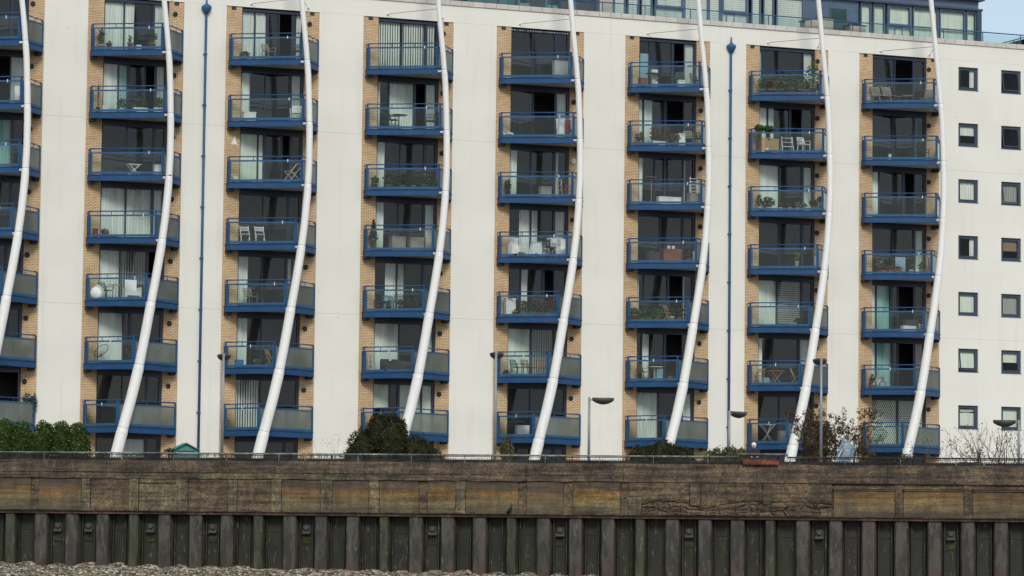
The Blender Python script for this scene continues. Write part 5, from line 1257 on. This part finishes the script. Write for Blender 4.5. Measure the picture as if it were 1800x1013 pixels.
# teal shed
b0 = at(326.5, 800, 148.5); t = empty('garden_shed', (b0.x, b0.y, 0), -CA*.3); tag(t, 'small teal garden shed with a shallow gabled roof beside the left drainpipe', 'shed')
hz = at(326.5, 779, 148.5).z; ez = hz-.27
MB().box(-.52, .52, 0, .8, 0, ez).add([(-.52, 0, ez+.001), (.52, 0, ez+.001), (0, 0, hz-.03), (-.52, .8, ez+.001), (.52, .8, ez+.001), (0, .8, hz-.03)], [(0, 1, 2), (5, 4, 3), (0, 3, 4, 1), (1, 4, 5, 2), (2, 5, 3, 0)]).build('wall', M['teal'], t)
for s_ in (-1, 1): MB().bar((s_*.62, .35, ez-.04), (0, .35, hz), .98, .035, (0, 0, 1)).build('roof', M['teal'], t)
MB().box(-.38, .38, -.02, .0, ez-.10, ez-.06).build('door_head', M['dark'], t)
for x in (-.4, 0, .4): MB().box(x-.02, x+.02, -.025, -.001, 0, ez-.12).build('door_batten', M['teal'], t)
# palm-like plant
b0 = at(297, 800, 148); t = empty('spiky_plant', (b0.x, b0.y, 0)); tag(t, 'small dark spiky palm-like plant just left of the teal shed', 'plant'); z_ = at(297, 788, 148).z
MB().tube([(0, 0, 0), (0, 0, z_-.2)], .05, 7).build('trunk', M['twig'], t); lb = MB(); rd = random.Random(5)
for k in range(34):
    a = rd.uniform(0, 6.28); e = rd.uniform(-.1, 1.0); d = Vector((math.cos(a)*math.cos(e), math.sin(a)*math.cos(e), math.sin(e))); s_ = d.cross(Vector((0, 0, 1))).normalized()*.02; c0 = Vector((0, 0, z_-.2))
    lb.add([c0-s_, c0+s_, c0+d*.22+s_*.7, c0+d*.38-Vector((0, 0, .06)), c0+d*.22-s_*.7], [(0, 1, 2, 3, 4)])
lb.build('frond', M['leaf_dark'], t)
# blue canvas-covered thing by the autumn shrub
b0 = at(1478, 806, 146); t = empty('tarpaulin', (b0.x, b0.y, 0), -CA); tag(t, 'slanting blue and pale canvas with a tan pole behind the railing below the autumn shrub', 'tarpaulin')
zt_ = at(1495, 768, 146).z; vs = []; n = 10
for i in range(n+1):
    u = i/n
    for j in range(7):
        v = j/6; x = -.40+.78*u+(v-.5)*(.34+.22*u); z = max(.05, .45+(zt_-.45)*u-(v)*.55*(1-.1*u)); vs.append((x, -.12*math.sin(v*math.pi)-.05*math.sin(u*9+v*4), z)); 
bk = [(x, y+.12, z-.02) for x, y, z in vs]; N1 = len(vs)
fs_ = [(i*7+j, (i+1)*7+j, (i+1)*7+j+1, i*7+j+1) for i in range(n) for j in range(6)]
MB().add(vs+bk, fs_+[tuple(N1+q for q in reversed(f)) for f in fs_]).build('canvas', M['tarp'], t, True)
MB().tube([(-.30, -.2, .5), (.42, -.22, zt_+.05)], .03, 8).build('pole', M['beige'], t); MB().tube([(-.5, -.18, .7), (.05, -.2, zt_*.78)], .02, 6).build('cord', M['white'], t)
# red-brown box on the wall top behind the pickets
o = MB(); L_ = ws(1369)-ws(1306); o.prism([(-L_/2, .0), (L_/2, .0), (L_/2, .3), (-L_/2, .3)], 0, .20).box(-L_/2-.02, L_/2+.02, -.02, 0, .15, .2)
p_ = wl(ws(1337), .17, ZT-.02); o = o.build('wooden_beam', M['brickred'], None, False, (p_.x, p_.y, p_.z)); o.rotation_euler.z = WALL_ROT
tag(o, 'weathered red-brown beam lying along the wall top under the raised rail', 'beam')

# person behind the raised rail
def person(px, ytop, dep):
    b0 = at(px, 800, dep); hz = at(px, ytop, dep).z; Hs = 1.70; z0 = hz-Hs
    t = empty('person', (b0.x, b0.y, 0), -CA); tag(t, 'white-haired person in a dark navy jacket standing behind the raised rail', 'person')
    if z0 > .02: pass
    V = {'pel': (0, 0, .92), 'wst': (0, 0, 1.08), 'chs': (0, -.02, 1.30), 'nck': (0, -.02, 1.45), 'hed': (0, -.05, 1.53),
         'sl': (-.18, -.01, 1.38), 'el': (-.26, -.06, 1.12), 'wl': (-.16, -.30, 1.10), 'hl': (-.12, -.38, 1.12), 'sr': (.18, -.01, 1.38), 'er': (.26, -.06, 1.12), 'wr': (.16, -.30, 1.10), 'hr': (.12, -.38, 1.12),
         'pl': (-.09, 0, .86), 'kl': (-.10, -.03, .48), 'al': (-.10, .01, .08), 'tl': (-.10, -.14, .03), 'pr': (.09, 0, .86), 'kr': (.11, -.01, .48), 'ar': (.12, .03, .08), 'tr': (.12, -.12, .03)}
    Ed = 'pel-wst wst-chs chs-nck nck-hed chs-sl sl-el el-wl wl-hl chs-sr sr-er er-wr wr-hr pel-pl pl-kl kl-al al-tl pel-pr pr-kr kr-ar ar-tr'.split()
    rad_ = dict(pel=.15, wst=.14, chs=.155, nck=.06, hed=.055, sl=.075, el=.055, wl=.04, hl=.035, sr=.075, er=.055, wr=.04, hr=.035, pl=.10, kl=.065, al=.045, tl=.04, pr=.10, kr=.065, ar=.045, tr=.04)
    ks = list(V); me = bpy.data.meshes.new('body'); me.from_pydata([V[k] for k in ks], [tuple(ks.index(q) for q in e.split('-')) for e in Ed], [])
    o = bpy.data.objects.new('body', me); col.objects.link(o); o.parent = t; o.location.z = z0
    md = o.modifiers.new('skin', 'SKIN'); 
    for i, k in enumerate(ks): me.skin_vertices[0].data[i].radius = (rad_[k]*(1.25 if k in ('pel', 'wst', 'chs') else 1), rad_[k]*(.8 if k in ('pel', 'wst', 'chs') else 1))
    me.skin_vertices[0].data[0].use_root = True
    o.modifiers.new('sub', 'SUBSURF').render_levels = 1; me.materials.append(M['jacket'])
    h = MB(); h.lathe((0, -.06, z0+1.46), [(.035, 0), (.06, .02), (.078, .07), (.082, .12), (.078, .17), (.05, .22), (.015, .24)], 12); h.cb((0, -.15, z0+1.57), .022, .035, .045)
    hd = h.build('head', M['skin'], t, True)
    for x in (-.028, .028): MB().lathe((x, -.135, z0+1.60), [(.004, -.004), (.010, 0), (.004, .004)], 6, 'y').build('eye', M['dark'], hd)
    MB().box(-.022, .022, -.142, -.132, z0+1.52, z0+1.526).build('mouth', M['redwood'], hd)
    for x in (-.084, .084): MB().lathe((x, -.05, z0+1.56), [(.008, 0), (.014, .025), (.008, .05)], 6).build('ear', M['skin'], hd)
    MB().lathe((0, -.045, z0+1.585), [(.094, 0), (.10, .04), (.092, .09), (.06, .13), (.01, .145)], 12).leaves((0, -.045, z0+1.66), (.1, .1, .06), 60, .05, rnd=random.Random(2)).build('hair', M['hair'], hd)
    for s_ in (-1, 1):
        for q in range(5):
            x = s_*.12+(q-2)*.018; MB().tube([(x, -.39, z0+1.13), (x, -.43-.008*(2-abs(q-2)), z0+1.12), (x, -.445, z0+1.09)], .008, 5).build('finger', M['skin'], t)
    if z0 > .03: 
        s = MB().box(-.6, .6, -.5, .5, 0, z0); st = s.build('viewing_step', M['coping'], None, False, t.location); st.rotation_euler.z = -CA
        tag(st, 'low paved step behind the raised rail on which the person stands', 'step')
    return t
pq = wl(ws(1325), -1.5, 0); dp = (pq-CP).dot(W_)
person(1325, 779, dp)

# bird on the waler
q = wl(ws(897.5), .12, -1.205); t = empty('bird', (q.x, q.y, q.z), WALL_ROT); tag(t, 'black bird perched on the rusty steel ledge above the piles', 'bird')
b_ = MB(); b_.tube([(-.17, .02, -.06), (-.09, .01, .06), (-.03, 0, .16), (.02, 0, .27), (.04, 0, .34), (.06, 0, .375)], [.012, .045, .085, .07, .035, .03], 10); b_.build('body', M['bird'], t, True)
MB().lathe((.065, 0, .36), [(.02, -.03), (.04, 0), (.035, .025), (.01, .045)], 10).build('head', M['bird'], t, True); MB().tube([(.09, 0, .37), (.16, 0, .36)], [.014, .003], 6).build('beak', M['dark'], t)
for y in (-.03, .03): MB().tube([(0, y, 0), (0, y, .12)], .008, 5).box(-.02, .05, y-.012, y+.012, 0, .008).build('leg', M['dark'], t)
for y in (-.075, .075): MB().tube([(.02, y, .25), (-.06, y, .14), (-.15, y*.5, .0)], [.02, .04, .01], 8).build('wing', M['bird'], t, True)

# roof terrace furniture
def terrace(kind, px0, px1, look, cat, mat, yt, y=1.3, sl=0):
    z1 = on_y((px0+px1)/2, yt, y).z-23.62
    a, b2 = pxX(px0, 45, y), pxX(px1, 45, y); c_ = (a+b2)/2; w = (b2-a)/2
    t = empty(kind, (c_, y, 23.62)); tag(t, look, cat)
    MB().box(-w, w, -.3, .3, .05, z1).build('body', M[mat], t)
    MB().bar((-w-.1, 0, z1+.03-sl), (w+.05, 0, z1+.03+sl), .66, .04, (0, 0, 1)).build('top', M['dark'], t)
    for x in (-w+.1, w-.1): MB().box(x-.05, x+.05, -.2, .2, 0, .05).build('foot', M['dark'], t)
terrace('wicker_cabinet', 1411, 1436, 'beige wicker cabinet with a dark sloping top on the roof terrace, leftmost', 'cabinet', 'beige', 36, sl=.1)
terrace('wicker_cabinet', 1437, 1460, 'beige wicker cabinet with a flat dark top just left of the teal screen', 'cabinet', 'beige', 34)
terrace('wicker_cabinet', 1490, 1517, 'lower beige wicker cabinet just right of the teal screen on the terrace', 'cabinet', 'beige', 47)
a, b2 = pxX(1460, 40, 1.6), pxX(1488, 40, 1.6); t = empty('privacy_screen', ((a+b2)/2, 1.6, 23.62)); tag(t, 'tall teal glass privacy screen standing on the roof terrace', 'screen')
w = (b2-a)/2; zq = on_y(1474, 15.5, 1.6).z-23.62; MB().box(-w+.03, w-.03, -.01, .01, .05, zq).build('glass_panel', M['tealglass'], t)
for x in (-w, w): MB().box(x-.025, x+.025, -.03, .03, 0, zq+.02).build('post', M['greenmetal'], t)
